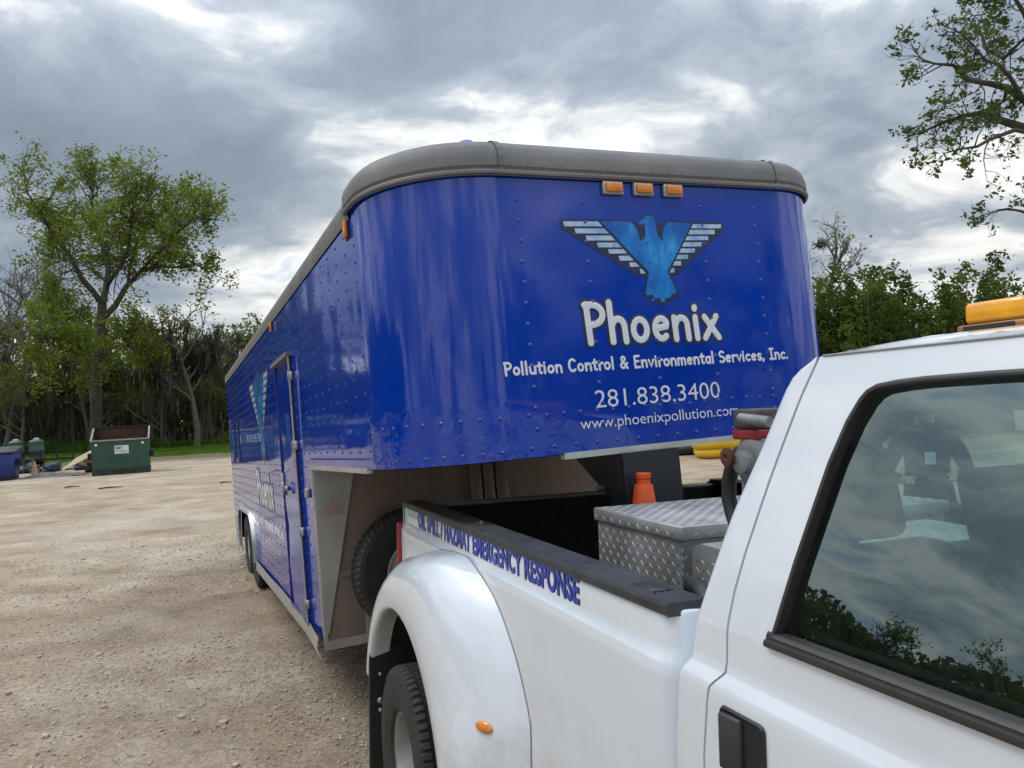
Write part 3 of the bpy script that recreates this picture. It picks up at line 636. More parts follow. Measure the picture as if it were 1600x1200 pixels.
for k in range(7): m.box(TL(.058 + k * .0155, GN - .0265, -.312), TL(.069 + k * .0155, GN - .0245, -.302))
tag(obj('maker_lettering', m, faded, trailer), kind='stuff')
sp_ax = lambda c, x, y, h: TL(c[0] + x, c[1] - h, c[2] + y)
wheel(trailer, (.56, GN - .16, -.70), sp_ax, .385, .225, .20, WHITERIM, 'trailer', 240).name = 'spare_wheel'
m = MB(); m.box(TL(.50, GN - .10, -.76), TL(.62, GN - .002, -.64)); obj('spare_bracket', m, DARKP, trailer)
# gooseneck leg down into the truck bed
m = MB(); V0, V1 = .915, 1.195
pl_ = [(.0, -.021), (.42, -.021), (.10, -.215), (.10, -.62), (-.02, -.62), (-.02, -.2)]
for v0, v1 in ((V0, V0 + .018), (V1 - .018, V1)): m.poly(pl_, lambda x, y, d, v1=v1: TL(v1 + d, x, y), 0., thick=v1 - v0)
m.box(TL(V0, -.03, -.62), TL(V1, -.021, -.021)); m.box(TL(V0 + .018, -.021, -.60), TL(V1 - .018, .09, -.50)); obj('gooseneck_leg', m, DARKP, trailer)
m = MB(); m.tube([TL(1.055, .03, -.45), TL(1.055, .03, -.85)], .05, 16); m.tube([TL(1.055, .03, -.84), TL(1.055, .03, -.93)], .075, 16); obj('coupler', m, DARKP, trailer, 40)
m = MB(); m.tube([TL(V0 - .03, .16, -.17), TL(V0 + .01, .16, -.17)], .012, 8); obj('leg_bolt', m, STEEL, trailer)
# ------------------------------------------------------------------ pickup truck
PSI, TROLL = math.radians(21.9), math.radians(1.5)
TF = Vector((math.sin(PSI), -math.cos(PSI), 0)); TR = Vector((math.cos(PSI), math.sin(PSI), 0)); ZU = Vector((0, 0, 1))
ax = TR * math.cos(TROLL) - ZU * math.sin(TROLL); az = ZU * math.cos(TROLL) + TR * math.sin(TROLL)
truck = thing('pickup_truck', 'white crew pickup truck with flared dual rear wheel fenders and blue side lettering', 'truck')
truck['label'] = 'white dual-wheel pickup truck with blue emergency lettering, hitched to the blue trailer'
M = Matrix((ax, -TF, az)).transposed().to_4x4(); M.translation = Vector((-.578, 4.007, 1.43)) - 1.43 * az; truck.matrix_world = M
TK = lambda a, b, z: (b, -a, z)
BW = 1.96                                   # bed and cab width
BL = 2.425                                  # bed length
def lerp_tab(tab, x):
    if x <= tab[0][0]: return tab[0][1]
    for (x0, y0), (x1, y1) in zip(tab, tab[1:]):
        if x <= x1: return y0 + (y1 - y0) * (x - x0) / (x1 - x0)
    return tab[-1][1]
mirror = lambda b, s_: b if s_ > 0 else BW - b
# bed sides: shaped upper band, plain lower panel with the wheel cut-out
AX, AZ = .60, .40
for s_ in (1, -1):
    prof = [(.10, 1.418), (.03, 1.424), (.012, 1.424), (.004, 1.420), (.0, 1.412), (-.001, 1.34), (-.003, 1.328), (-.014, 1.306), (-.018, 1.298), (-.019, 1.27)]
    av = [0, .6, 1.2, 1.8, 2.3, BL - .05]
    rows = [[TK(a, mirror(b, s_), z) for b, z in prof] for a in av]
    for k in range(1, 7):
        t = math.pi / 2 * k / 6; rows.append([TK(BL - .05 + .05 * math.sin(t), mirror(b + .05 * (1 - math.cos(t)), s_), z - .0015 * k * (z > 1.41)) for b, z in prof])
    rows.append([TK(BL, mirror(b + .13, s_), z - .010 * (z > 1.41)) for b, z in prof])
    if s_ < 0: rows = [r_[::-1] for r_ in rows]
    m = MB(); m.grid(rows)
    arcp = [(AX + .72 * math.cos(math.radians(t)), AZ + .72 * math.sin(math.radians(t))) for t in np.linspace(8, 146.5, 24)]
    lower = [(0, 1.2705), (0, .80)] + arcp[::-1] + [(BL - .05, .50), (BL - .05, 1.2705)]
    m.poly(lower, lambda x, y, d, s_=s_: TK(x, mirror(-.019, s_), y))
    rr = [[TK(BL - .05 + .05 * math.sin(math.pi / 2 * k / 6), mirror(-.019 + .05 * (1 - math.cos(math.pi / 2 * k / 6)), s_), z) for k in range(7)] + [TK(BL, mirror(.12, s_), z)] for z in (.5, .9, 1.2705)]
    m.grid(rr); bs = obj('bed_side', m, WHITE, truck, 38)
    # rear end of the side with the tail lamp
    m = MB(); m.grid([[TK(-.012 - .03 * (1.42 - z), mirror(b - .03 * (1.42 - z), s_), z) for b in (-.004, .02, .12)] for z in (1.42, 1.3, 1.1, .85)]); m.grid([[TK(0.0, mirror(-.005 - .02 * (1.42 - z), s_), z), TK(-.012 - .03 * (1.42 - z), mirror(-.004 - .03 * (1.42 - z), s_), z)] for z in (1.42, 1.3, 1.1, .85)]); obj('bed_corner', m, WHITE, truck, 60)
    m = MB(); m.box((-.035, .005, 0), (.11, .034, .34), fn=lambda x, y, z, s_=s_: TK(-.0 - y - .02, mirror(x, s_), .99 + z)); bevel(obj('tail_lamp', m, REDL, truck), .012, 2)
# fenders
RS = [(-22, 1.03), (0, 1.06), (12, 1.07), (19, 1.085), (26, 1.15), (34.6, 1.15), (45, 1.125), (63.6, 1.03), (75, .945), (90, .875), (110, .83), (138, .80), (180, .755), (205, .74)]
RLIP, FB = .64, -.205
for s_ in (1, -1):
    rows = []
    for t in np.linspace(-16, 163, 60):
        c, q = math.cos(math.radians(t)), math.sin(math.radians(t)); rs = lerp_tab(RS, t); fr = min(1, max(0, (75 - t) / 45)); row = []
        fr = fr * fr * (3 - 2 * fr)
        for k in range(13):
            x = k / 12; qa = max(0, math.cos(x * math.pi / 2)) ** .72; lin = 1 - x
            R_ = RLIP + .012 + (rs - RLIP - .012) * (qa * (1 - fr) + lin * fr)
            b1 = math.sin(x * math.pi / 2) ** .72; b2 = math.sin(x * math.pi / 2) ** 1.05; bb = -.021 + (FB + .021) * (b1 * (1 - fr) + b2 * fr)
            row.append((R_, bb))
        row += [(RLIP, FB + .004), (RLIP - .006, FB + .014), (RLIP - .004, FB + .035), (RLIP + .002, FB + .10)]
        rows.append([TK(AX + r_ * c, mirror(b, s_), AZ + r_ * q) for r_, b in row])
    if s_ < 0: rows = [r_[::-1] for r_ in rows]
    m = MB(); m.grid(rows); f_ = obj('fender', m, WHITE, truck, 42)
    if s_ > 0:
        m = MB(); e = lambda x, y, h: TK(1.70 + x * 1.45, -.121 - h, .955 + y * .9); 
# seam gasket between fender and bed
m = MB(); m.tube([TK(AX + lerp_tab(RS, t) * math.cos(math.radians(t)), -.021, AZ + lerp_tab(RS, t) * math.sin(math.radians(t))) for t in np.linspace(-16, 85, 40)], .0022, 5); obj('fender_seam', m, plain('grey_sealer', (.22, .23, .24), .6), truck)
# inner wheel housings, mud flaps
for s_ in (1, -1):
    m = MB(); m.grid([[TK(AX + .655 * math.cos(math.radians(t)), mirror(b, s_), AZ + .655 * math.sin(math.radians(t))) for b in (FB + .10, .1, .36)] for t in np.linspace(-10, 190, 30)])
    m.poly([(AX + .655 * math.cos(math.radians(t)), AZ + .655 * math.sin(math.radians(t))) for t in np.linspace(-10, 190, 30)], lambda x, y, d, s_=s_: TK(x, mirror(.36, s_), y)); obj('wheel_housing', m, LINER, truck, 40)
    fl_ = MB(); fl_.box((-.014, FB + .002, .10), (.014, .36, .79), fn=lambda x, y, z, s_=s_: TK(-.03 + x + .06 * (z > .5), mirror(y, s_), z)); fo = obj('mud_flap', fl_, BLACKP, truck)
    if s_ > 0:
        for bz, z, r_ in ((-.165, .77, .011), (-.160, .735, .016), (-.150, .60, .011), (-.150, .47, .017), (-.150, .42, .012)):
            mm = MB(); a0 = .046 - .086 * (.8 - z) / .7 * .7; dome(mm, Vector(TK(-.03 + .06 * (z - .1) / .7 + .014, bz, z)), Vector((0, -1, 0)), Vector((1, 0, 0)), r_, .008, 8); obj('bolt', mm, STEEL, fo, 60)
# marker lamp on the near fender
mm = MB(); C0 = Vector(TK(1.465, -.112, .846)); nrm = Vector((-.887, -.41, .217)).normalized(); t1 = nrm.cross(Vector((0, 0, 1))).normalized(); t2 = nrm.cross(t1)
rows = [[C0 + nrm * h + t1 * (.040 * s2 * math.cos(2 * math.pi * k / 24)) + t2 * (.019 * s2 * math.sin(2 * math.pi * k / 24)) for k in range(24)] for s2, h in ((1.0, -.012), (1.0, .004), (.9, .009), (.6, .012), (.02, .0135))]
mm.grid(rows, 0, True); MARK = obj('marker_lamp', mm, AMBER, truck, 50)
# rail caps with lengthwise ribs
for s_ in (1, -1):
    prof = [(-.006, 1.408), (-.008, 1.428), (-.004, 1.436)] + [(.004 + .0085 * k, 1.4385 - (.0035 if k % 2 else 0)) for k in range(11)] + [(.102, 1.436), (.108, 1.428), (.108, 1.36)]
    av = [-.012, .0, .01] + list(np.linspace(.3, BL - .08, 9)) + [BL - .045, BL - .012, BL - .006]
    rows = [[TK(a, mirror(b, s_), (z if i < len(av) - 3 else (min(z, 1.4365) if i < len(av) - 1 else min(z, 1.4365 - .03))) - (.012 if i == 0 else 0)) for b, z in prof] for i, a in enumerate(av)]
    if s_ < 0: rows = [r_[::-1] for r_ in rows]
    m = MB(); m.grid(rows); o_ = obj('rail_cap', m, CAPM, truck, 12)
    for a in ((.98, 2.26) if s_ > 0 else ()):
        m = MB(); m.box(TK(a + .05, .022, 1.4365), TK(a - .05, .082, 1.4405)); bevel(obj('stake_cover', m, BLACKP, o_), .003, 1)
m = MB(); m.box(TK(1.02, .045, 1.441), TK(.955, .058, 1.449)); m.box(TK(.97, .058, 1.441), TK(.955, .072, 1.447)); obj('rail_clip', m, CHROME, truck)
# bed interior and tailgate
m = MB(); m.box(TK(BL - .03, .06, .86), TK(.03, BW - .06, .90)); obj('bed_floor', m, LINER, truck)
m = MB()
for s_ in (1, -1): m.grid([[TK(a, mirror(.108, s_), z) for a in (.02, BL - .03)] for z in (.9, 1.40)])
m.grid([[TK(BL - .03, b, z) for b in (.05, BW - .05)] for z in (.9, 1.40)]); obj('bed_liner', m, LINER, truck)
m = MB()
for k in range(12): m.box(TK(BL - .1, .25 + k * .13, .9005), TK(.1, .31 + k * .13, .914))
obj('liner_ribs', m, LINER, truck)
m = MB(); m.box(TK(.045, .115, .88), TK(-.03, BW - .115, 1.400)); tg = bevel(obj('tailgate', m, WHITE, truck), .01, 2)
m = MB(); m.box(TK(.052, .113, 1.401), TK(-.036, BW - .113, 1.413)); bevel(obj('tailgate_cap', m, plain('scuffed_grey_cap', (.30, .295, .29), .6, var=.3, scale=14), tg), .004, 1)
m = MB(); m.box(TK(.060, .13, .90), TK(.046, BW - .13, 1.398)); obj('tailgate_liner', m, LINER, tg)
# lettering along the near side
TXT = lambda x, y, d: TK(x, -.0012 - d, y)
s0 = 'OIL SPILL / HAZMAT EMERGENCY RESPONSE'
e_ = obj('lettering_edge', font_mesh(s0, TXT, .266, 1.339, 1.705, .074, .0010, .042), TXTEDGE, truck)
obj('lettering', font_mesh(s0, TXT, .2675, 1.3400, 1.700, .0725, .0022, .030), TXTBLUE, truck)
# rear wheels
dax = lambda c, x, y, h: TK(c[0] + x, c[1] - h, c[2] + y)
DRIM = plain('grey_steel_wheel', (.34, .34, .33), .45, .5, .25, 10, .1)
wheel(truck, (AX, -.085, AZ), dax, .395, .225, .205, DRIM, 'dual', 264); wheel(truck, (AX, .185, AZ), dax, .395, .225, .205, DRIM)
dax2 = lambda c, x, y, h: TK(c[0] + x, c[1] + h, c[2] + y)
wheel(truck, (AX, BW + .085, AZ), dax2, .395, .225, .205, DRIM, 'dual')
for b_, f_ in ((.10, dax), (BW - .10, dax2)): wheel(truck, (4.55, b_, AZ), f_, .395, .235, .205, DRIM)
m = MB(); m.tube([TK(AX, .1, AZ), TK(AX, BW - .1, AZ)], .06, 10); m.box(TK(4.9, .55, .50), TK(-.05, .68, .70)); m.box(TK(4.9, BW - .68, .50), TK(-.05, BW - .55, .70)); obj('chassis', m, DARKP, truck)
m = MB(); m.box(TK(-.06, .02, .52), TK(-.22, BW - .02, .68)); bevel(obj('rear_bumper', m, CHROME, truck), .02, 2)

# ---- cab
CAB_R = [(.45, 2.415), (1.074, 2.418), (1.20, 2.428), (1.278, 2.440), (1.30, 2.445), (1.335, 2.468), (1.371, 2.477), (1.43, 2.490), (1.55, 2.522), (1.647, 2.552), (1.795, 2.612), (1.90, 2.648), (1.925, 2.662), (1.945, 2.685), (1.96, 2.715)]
DOOR_R = [(.45, 2.530), (1.122, 2.535), (1.26, 2.553), (1.30, 2.563), (1.335, 2.596), (1.366, 2.603), (1.45, 2.606), (1.528, 2.612), (1.733, 2.664), (1.883, 2.708), (1.96, 2.738)]
WIN_R = [(1.425, 2.730), (1.45, 2.738), (1.578, 2.766), (1.765, 2.813), (1.84, 2.840), (1.879, 2.862), (1.893, 2.875), (1.902, 2.895), (1.907, 2.935), (1.910, 2.99)]
CF = 3.92                                   # front edge of the door
CPROF = [(.45, .040), (.60, .010), (.9, -.006), (1.15, -.009), (1.27, -.008), (1.296, -.0075), (1.303, -.0065), (1.312, -.004), (1.330, .008), (1.337, .0105), (1.36, .011), (1.42, .012), (1.425, .0125)]
def cab_b(z):
    if z <= 1.425: return lerp_tab(CPROF, z)
    x = z - 1.425; return .0125 + .235 * x + .05 * x * x
zlow = [p[0] for p in CPROF]; zup = [1.425, 1.45, 1.50, 1.578, 1.65, 1.72, 1.765, 1.80, 1.84, 1.862, 1.879, 1.893, 1.902, 1.907, 1.910]; ztop = [1.910, 1.925, 1.94, 1.955, 1.962]
def quadstrip(m, zs, fa, fb, n, s_, off=0.):
    rows = [[TK(fa(z) + (fb(z) - fa(z)) * j / n, mirror(cab_b(z) - off, s_), z) for j in range(n + 1)] for z in zs]
    if s_ < 0: rows = [r_[::-1] for r_ in rows]
    m.grid(rows)
cr = lambda z: lerp_tab(CAB_R, z); dr = lambda z: lerp_tab(DOOR_R, z); wr = lambda z: lerp_tab(WIN_R, z); cf = lambda z: CF - max(0, z - 1.425) * .95
G = .0035
for s_ in (1, -1):
    m = MB(); zs = sorted(set(zlow + zup + ztop)); quadstrip(m, zs, lambda z: cr(z) + .022, lambda z: dr(z) - G, 3, s_)
    # rounded rear edge of the pillar, turning to the back wall
    rows = [[TK(cr(z) + .022 * (1 - math.sin(t)), mirror(cab_b(z) + .022 * (1 - math.cos(t)), s_), z) for t in (0, .4, .8, 1.2, 1.571)] + [TK(cr(z), mirror(cab_b(z) + .10, s_), z)] for z in zs]
    m.grid(rows if s_ < 0 else [r_[::-1] for r_ in rows])
    rows = [[TK(dr(z) - G, mirror(cab_b(z), s_), z), TK(dr(z) - G, mirror(cab_b(z) + .03, s_), z)] for z in zs]; m.grid(rows)
    obj('cab_pillar', m, WHITE, truck, 34)
    m = MB(); quadstrip(m, zlow, lambda z: dr(z) + G, cf, 8, s_); quadstrip(m, zup, lambda z: dr(z) + G, wr, 3, s_); 
    rows = [[TK(a, mirror(cab_b(z), s_), z) for a in [dr(z) + G + (2.99 - dr(z) - G) * j / 3 for j in range(4)] + list(np.linspace(3.1, cf(z), 5))] for z in ztop]; m.grid(rows)
    zz = zlow + zup[1:] + ztop[1:]
    rows = [[TK(dr(z) + G, mirror(cab_b(z), s_), z), TK(dr(z) + G, mirror(cab_b(z) + .03, s_), z)] for z in zz]; m.grid(rows)
    # inner door skin
    quadstrip(m, [.45, 1.0, 1.44], lambda z: 2.56, lambda z: 3.9, 2, s_, -.09); 
    door_ = obj('door', m, WHITE, truck, 34)
    # dark line in the gap
    m = MB(); rows = [[TK(dr(z) - .02, mirror(cab_b(z) + .022, s_), z), TK(dr(z) + .02, mirror(cab_b(z) + .022, s_), z)] for z in zz]; m.grid(rows); obj('door_gap_seal', m, LINER, door_)
    # window seal: rear and top edges
    cen = [(wr(z), z) for z in zup] + [(a, 1.912) for a in (3.1, 3.25, cf(1.912) - .05)]
    def inset(i, d):
        p = Vector(cen[i]); t = (Vector(cen[min(i + 1, len(cen) - 1)]) - Vector(cen[max(i - 1, 0)])).normalized(); q = p + Vector((t.y, -t.x)) * d; return q
    sec = [(-.002, .001), (-.001, .005), (.003, .0065), (.007, .005), (.0095, -.003), (.0095, -.016)]
    rows = [[TK(*(lambda q: (q.x, mirror(cab_b(q.y) - h, s_), q.y))(inset(i, d))) for d, h in sec] for i in range(len(cen))]
    m = MB(); m.grid(rows); obj('window_seal', m, TRIM, door_, 50)
    m = MB(); sec2 = [(1.4225, .001), (1.4235, .010), (1.428, .013), (1.435, .0125), (1.4365, .008), (1.4395, .0075), (1.442, .009), (1.4475, .006), (1.4495, -.003), (1.4495, -.03)]
    rows = [[TK(a, mirror(cab_b(z) - h, s_), z) for z, h in sec2] for a in [2.722, 2.727] + list(np.linspace(2.75, 3.86, 6))]; rows[0] = [TK(2.722, mirror(cab_b(z) - h * .3, s_), z) for z, h in sec2]
    m.grid(rows); m.grid([[TK(2.722, mirror(cab_b(z) - h * .3, s_), z) for z, h in sec2], [TK(2.722, mirror(cab_b(z) + .03, s_), z) for z, h in sec2]]); obj('window_sill_seal', m, TRIM, door_, 50)
    # glass
    zg = [1.440] + zup[1:]; rows = [[TK(wr(z) + .006 + (cf(z) - .06 - wr(z) - .006) * j / 6, mirror(cab_b(z) + .016, s_), z) for j in range(7)] for z in zg]
    m = MB(); m.grid(rows if s_ > 0 else [r_[::-1] for r_ in rows]); obj('window_glass', m, GLASS, door_, 60)
    # handle
    hz0, hz1, ha0, ha1 = 1.150, 1.280, 2.602, 2.736
    def rr2(a0, a1, z0, z1, r_, n=5):
        p = []
        for cx_, cz_, st in ((a1 - r_, z1 - r_, 0), (a0 + r_, z1 - r_, 90), (a0 + r_, z0 + r_, 180), (a1 - r_, z0 + r_, 270)):
            p += [(cx_ + r_ * math.cos(math.radians(st + 90 * k / n)), cz_ + r_ * math.sin(math.radians(st + 90 * k / n))) for k in range(n + 1)]
        return p
    hm = lambda x, y, d, s_=s_: TK(x, mirror(cab_b(y) - d, s_), y)
    o_out = rr2(ha0, ha1, hz0, hz1, .014); o_in = rr2(ha0 + .007, ha1 - .007, hz0 + .007, hz1 - .007, .010)
    m = MB(); m.grid([[hm(x, y, .0012) for x, y in o_out], [hm(x, y, .007) for x, y in rr2(ha0 + .003, ha1 - .003, hz0 + .003, hz1 - .003, .012)], [hm(x, y, .005) for x, y in o_in], [hm(x, y, .0014) for x, y in rr2(ha0 + .012, ha1 - .012, hz0 + .012, hz1 - .012, .008)]], 0, True)
    hd = obj('door_handle', m, BLACKP, door_, 60)
    m = MB(); m.poly(o_in, hm, .0022); obj('handle_recess', m, LINER, hd)
    m = MB(); m.box((ha0 + .010, hz0 + .012, .003), (ha0 + .070, hz1 - .010, .018), fn=lambda x, y, d: hm(x, y, d - .006 * (x > ha0 + .05))); bevel(obj('handle_paddle', m, CAPM, hd), .005, 2)
# roof
def roof_z(t): return 1.962 + .036 * (1 - (1 - min(1, t / .32)) ** 2.2) if t < .32 else 1.998 + .022 * math.sin((t - .32) / .68 * math.pi / 2)
rows = []
eb = cab_b(1.962)
for a_i in range(13):
    f_ = a_i / 12; row = []
    for j in range(-12, 13):
        t = 1 - abs(j) / 12; b = eb + (BW / 2 - eb) * t; b = b if j < 0 else BW - b
        z = roof_z(t); a = 2.682 + (3.45 - 2.682) * f_
        drop = .030 * max(0, 1 - f_ * 12 / 3.) ** 2; z2 = z - drop * min(1, t * 4 + .0)
        a2 = a + .055 * max(0, 1 - t / .18) ** 2 * (1 - f_) ** 3
        row.append(TK(a2, b, z2))
    rows.append(row)
m = MB(); m.grid([[TK(-p[1] - .034, (p[0] - BW / 2) * .985 + BW / 2, p[2] - .050) for p in rows[0]], [TK(-p[1] - .024, (p[0] - BW / 2) * .995 + BW / 2, p[2] - .022) for p in rows[0]], [TK(-p[1] - .010, p[0], p[2] - .006) for p in rows[0]]] + rows); roof_ = obj('roof', m, WHITE, truck, 40)
for s_ in (1, -1): m = MB(); m.tube([TK(a, mirror(eb - .001, s_), 1.9635) for a in (2.75, 3.0, 3.4)], .0022, 6); obj('drip_moulding', m, plain('grey_gap', (.25, .26, .27), .6), roof_)
# back wall with window, windscreen, interior
m = MB(); zs = [.45, 1.2, 1.43, 1.52]
m.grid([[TK(cr(z) + .001, b, z) for b in (cab_b(z) + .09, .5, BW - .5, BW - .09 - cab_b(z))] for z in zs]); zs = [1.52, 1.7, 1.84]
for s2 in (1, -1): m.grid([[TK(cr(z) + .001, mirror(b, s2), z) for b in (cab_b(z) + .09, .45)] for z in zs])
m.grid([[TK(cr(z) + .001, b, z) for b in (cab_b(z) + .09, .5, BW - .5, BW - .09 - cab_b(z))] for z in (1.84, 1.90, 1.95)]); obj('cab_back', m, WHITE, truck)
m = MB(); m.grid([[TK(cr(z) + .004, b, z) for b in (.44, BW - .44)] for z in (1.51, 1.7, 1.85)]); obj('rear_glass', m, GLASS, truck)
m = MB(); m.grid([[TK(4.02 - (z - 1.4) * 1.05, b, z) for b in (.12 + .2 * (z - 1.4), BW - .12 - .2 * (z - 1.4))] for z in (1.36, 1.6, 1.98)]); obj('windscreen', m, GLASS, truck)
m = MB(); m.box(TK(3.9, .10, .55), TK(2.5, BW - .10, .60)); obj('cab_floor', m, GREYD, truck)
m = MB(); m.box(TK(3.95, .10, .9), TK(3.62, BW - .10, 1.38)); bevel(obj('dashboard', m, GREYD, truck), .04, 3)
m = MB(); m.grid([[TK(a, b, 1.945) for b in (.22, BW - .22)] for a in (2.70, 3.40)]); obj('headliner', m, GREYI, truck)
def seat(b0, b1, top, h0, h1, ha):
    m = MB(); m.box((2.74, b0, .98), (3.24, b1, 1.14), fn=lambda a, b, z: TK(a, b, z)); st = bevel(obj('seat', m, GREYI, truck), .05, 3)
    m = MB(); m.box((0, b0, 1.08), (.15, b1, top - .19), fn=lambda a, b, z: TK(2.80 + a - (z - 1.08) * .22, b, z)); bevel(obj('backrest', m, GREYI, st), .055, 3)
    m = MB(); m.box((0, h0, top - .19), (.10, h1, top), fn=lambda a, b, z: TK(ha + a - (z - 1.6) * .20, b, z)); bevel(obj('headrest', m, GREYI, st), .035, 3)
    return st
seat(.16, .45, 1.785, .165, .370, 2.655); seat(.48, .92, 1.720, .565, .86, 2.69); seat(1.20, 1.74, 1.735, 1.35, 1.62, 2.68)
m = MB(); m.tube([TK(3.5 + .05 * math.sin(t), 1.48 + .19 * math.cos(t), 1.28 + .17 * math.sin(t)) for t in np.linspace(0, 2 * math.pi, 28)], .016, 8); obj('steering_wheel', m, GREYD, truck, 60)
# hood and front wings (beyond the frame)
m = MB(); rows = []
for a in (3.93, 4.3, 4.8, 5.1): rows.append([TK(a, b, z) for b, z in ((.02, .5), (-.01, .95), (.0, 1.27), (.07, 1.35), (.35, 1.40 - .03 * (a - 3.93)), (BW - .35, 1.40 - .03 * (a - 3.93)), (BW - .07, 1.35), (BW, 1.27), (BW + .01, .95), (BW - .02, .5))])
m.grid(rows); m.grid([rows[-1], [TK(5.14, p[0], max(.5, p[2] - .06)) for p in rows[-1]]]); obj('hood', m, WHITE, truck, 30)
# amber light bar: stands on the roof, its own thing
bar = thing('light_bar', 'amber warning light bar mounted on the white cab roof', 'light'); bar.matrix_world = truck.matrix_world
BA0, BA1, BB0, BB1, BZ = 2.74, 2.90, .525, 1.40, 2.004
m = MB(); m.box(TK(BA1, BB0, BZ), TK(BA0, BB1, BZ + .022)); bevel(obj('base', m, plain('amber_base', (.23, .11, .03), .4), bar), .006, 2)
m = MB(); m.box(TK(BA1 - .012, BB0 + .010, BZ + .023), TK(BA0 + .012, BB1 - .01, BZ + .068)); bevel(obj('lens', m, plain('amber_cover', (.78, .33, .015), .15, var=.12, scale=30, coat=.6), bar), .010, 3)
m = MB()
for k in range(28): m.box(TK(BA1 - .010, BB0 + .03 + k * .025, BZ + .030), TK(BA0 + .010, BB0 + .033 + k * .025, BZ + .061))
obj('lens_ribs', m, AMBER, bar)
m = MB(); m.box(TK(BA0 + .13, BB0 - .003, BZ + .005), TK(BA0 + .02, BB0 - .0003, BZ + .018)); obj('maker_plate', m, BLACKP, bar)
m = MB(); m.box(TK(BA0 - .0003, BB0 + .02, BZ + .005), TK(BA0 - .003, BB0 + .16, BZ + .018)); obj('maker_plate', m, BLACKP, bar)
for b in (.75, 1.25):
    m = MB(); m.box(TK(BA1 - .04, b - .03, BZ - .012), TK(BA0 + .04, b + .03, BZ)); obj('foot', m, BLACKP, bar)

# ------------------------------------------------------------------ load in the bed
def tick_field(m, fn, x0, x1, y0, y1, pitch=.027, l=.0115, w=.0019, h=.0014):
    """raised bars of tread plate, alternating direction; fn(x, y, d)"""
    ny_ = int((y1 - y0) / pitch * 1.0); nx_ = int((x1 - x0) / pitch)
    for i in range(nx_ + 1):
        for j in range(ny_ + 1):
            x = x0 + .012 + i * pitch; y = y0 + .012 + j * pitch; 
            if x > x1 - .010 or y > y1 - .010: continue
            d = (1, 1) if (i + j) % 2 else (1, -1); k = 1 / math.sqrt(2); tx, ty = d[0] * k, d[1] * k
            e1 = (x - tx * l, y - ty * l); e2 = (x + tx * l, y + ty * l); s1 = (x - ty * w, y + tx * w); s2 = (x + ty * w, y - tx * w)
            m.add([fn(*e1, 0), fn(*s1, 0), fn(*e2, 0), fn(*s2, 0), fn(x - tx * l * .5, y - ty * l * .5, h), fn(x + tx * l * .5, y + ty * l * .5, h)], [(0, 4, 1), (1, 4, 5, 2), (2, 5, 3), (3, 5, 4, 0)])
box_ = thing('toolbox', 'large tread-plate aluminium box with overhanging lid in the truck bed', 'toolbox'); box_.matrix_world = truck.matrix_world
A0, A1, B0, B1, ZT = 1.285, 1.86, .405, 1.55, 1.505
m = MB(); m.box(TK(A1 - .012, B0 + .012, .905), TK(A0 + .012, B1 - .012, ZT - .046)); obj('body', m, DIAM, box_)
m = MB(); m.box(TK(A1 + .004, B0, ZT - .048), TK(A0, B1, ZT)); bevel(obj('lid', m, DIAM, box_), .006, 2)
m = MB(); tick_field(m, lambda x, y, d: TK(x, B0 + .012 - d, y), A0 + .012, A1 - .012, 1.15, ZT - .048); tick_field(m, lambda x, y, d: TK(A1 - .012 + d, x, y), B0 + .012, B1 - .01, 1.15, ZT - .048)
tick_field(m, lambda x, y, d: TK(x, y, ZT + d), A0 + .008, A1 - .004, B0 + .008, B1 - .008); tick_field(m, lambda x, y, d: TK(x, B0 - d, y), A0 + .01, A1 - .004, ZT - .042, ZT - .004, .030, .010); tick_field(m, lambda x, y, d: TK(A1 + .004 + d, x, y), B0 + .01, B1 - .01, ZT - .042, ZT - .004, .030, .010)
tag(obj('tread_bars', m, DIAM, box_), kind='stuff')
m = MB(); m.tube([TK(A1 - .010, B0 + .010, 1.1 + .012 * k) for k in range(30)], [.004 + .0015 * (k % 2) for k in range(30)], 6); obj('weld_bead', m, STEEL, box_)
tank = thing('fuel_tank', 'lower tread-plate tank beside the cab, rounded end plate, half hidden by the cab pillar', 'tank'); tank.matrix_world = truck.matrix_world
ep = [(1.895, .91), (2.32, .91), (2.32, 1.43), (2.30, 1.452), (1.94, 1.462), (1.91, 1.452), (1.895, 1.425)]
m = MB(); m.poly(ep, lambda x, y, d: TK(x, .42 - d, y), 0, thick=.93); obj('body', m, DIAM, tank)
m = MB(); tick_field(m, lambda x, y, d: TK(x, .42 - d, y), 1.91, 2.31, 1.10, 1.44); tick_field(m, lambda x, y, d: TK(x, y, 1.4575 + d), 1.96, 2.28, .44, 1.3); tag(obj('tread_bars', m, DIAM, tank), kind='stuff')
m = MB(); m.box(TK(1.897, .46, .91), TK(1.862, 1.3, 1.36)); obj('joining_plate', m, DIAM, tank)
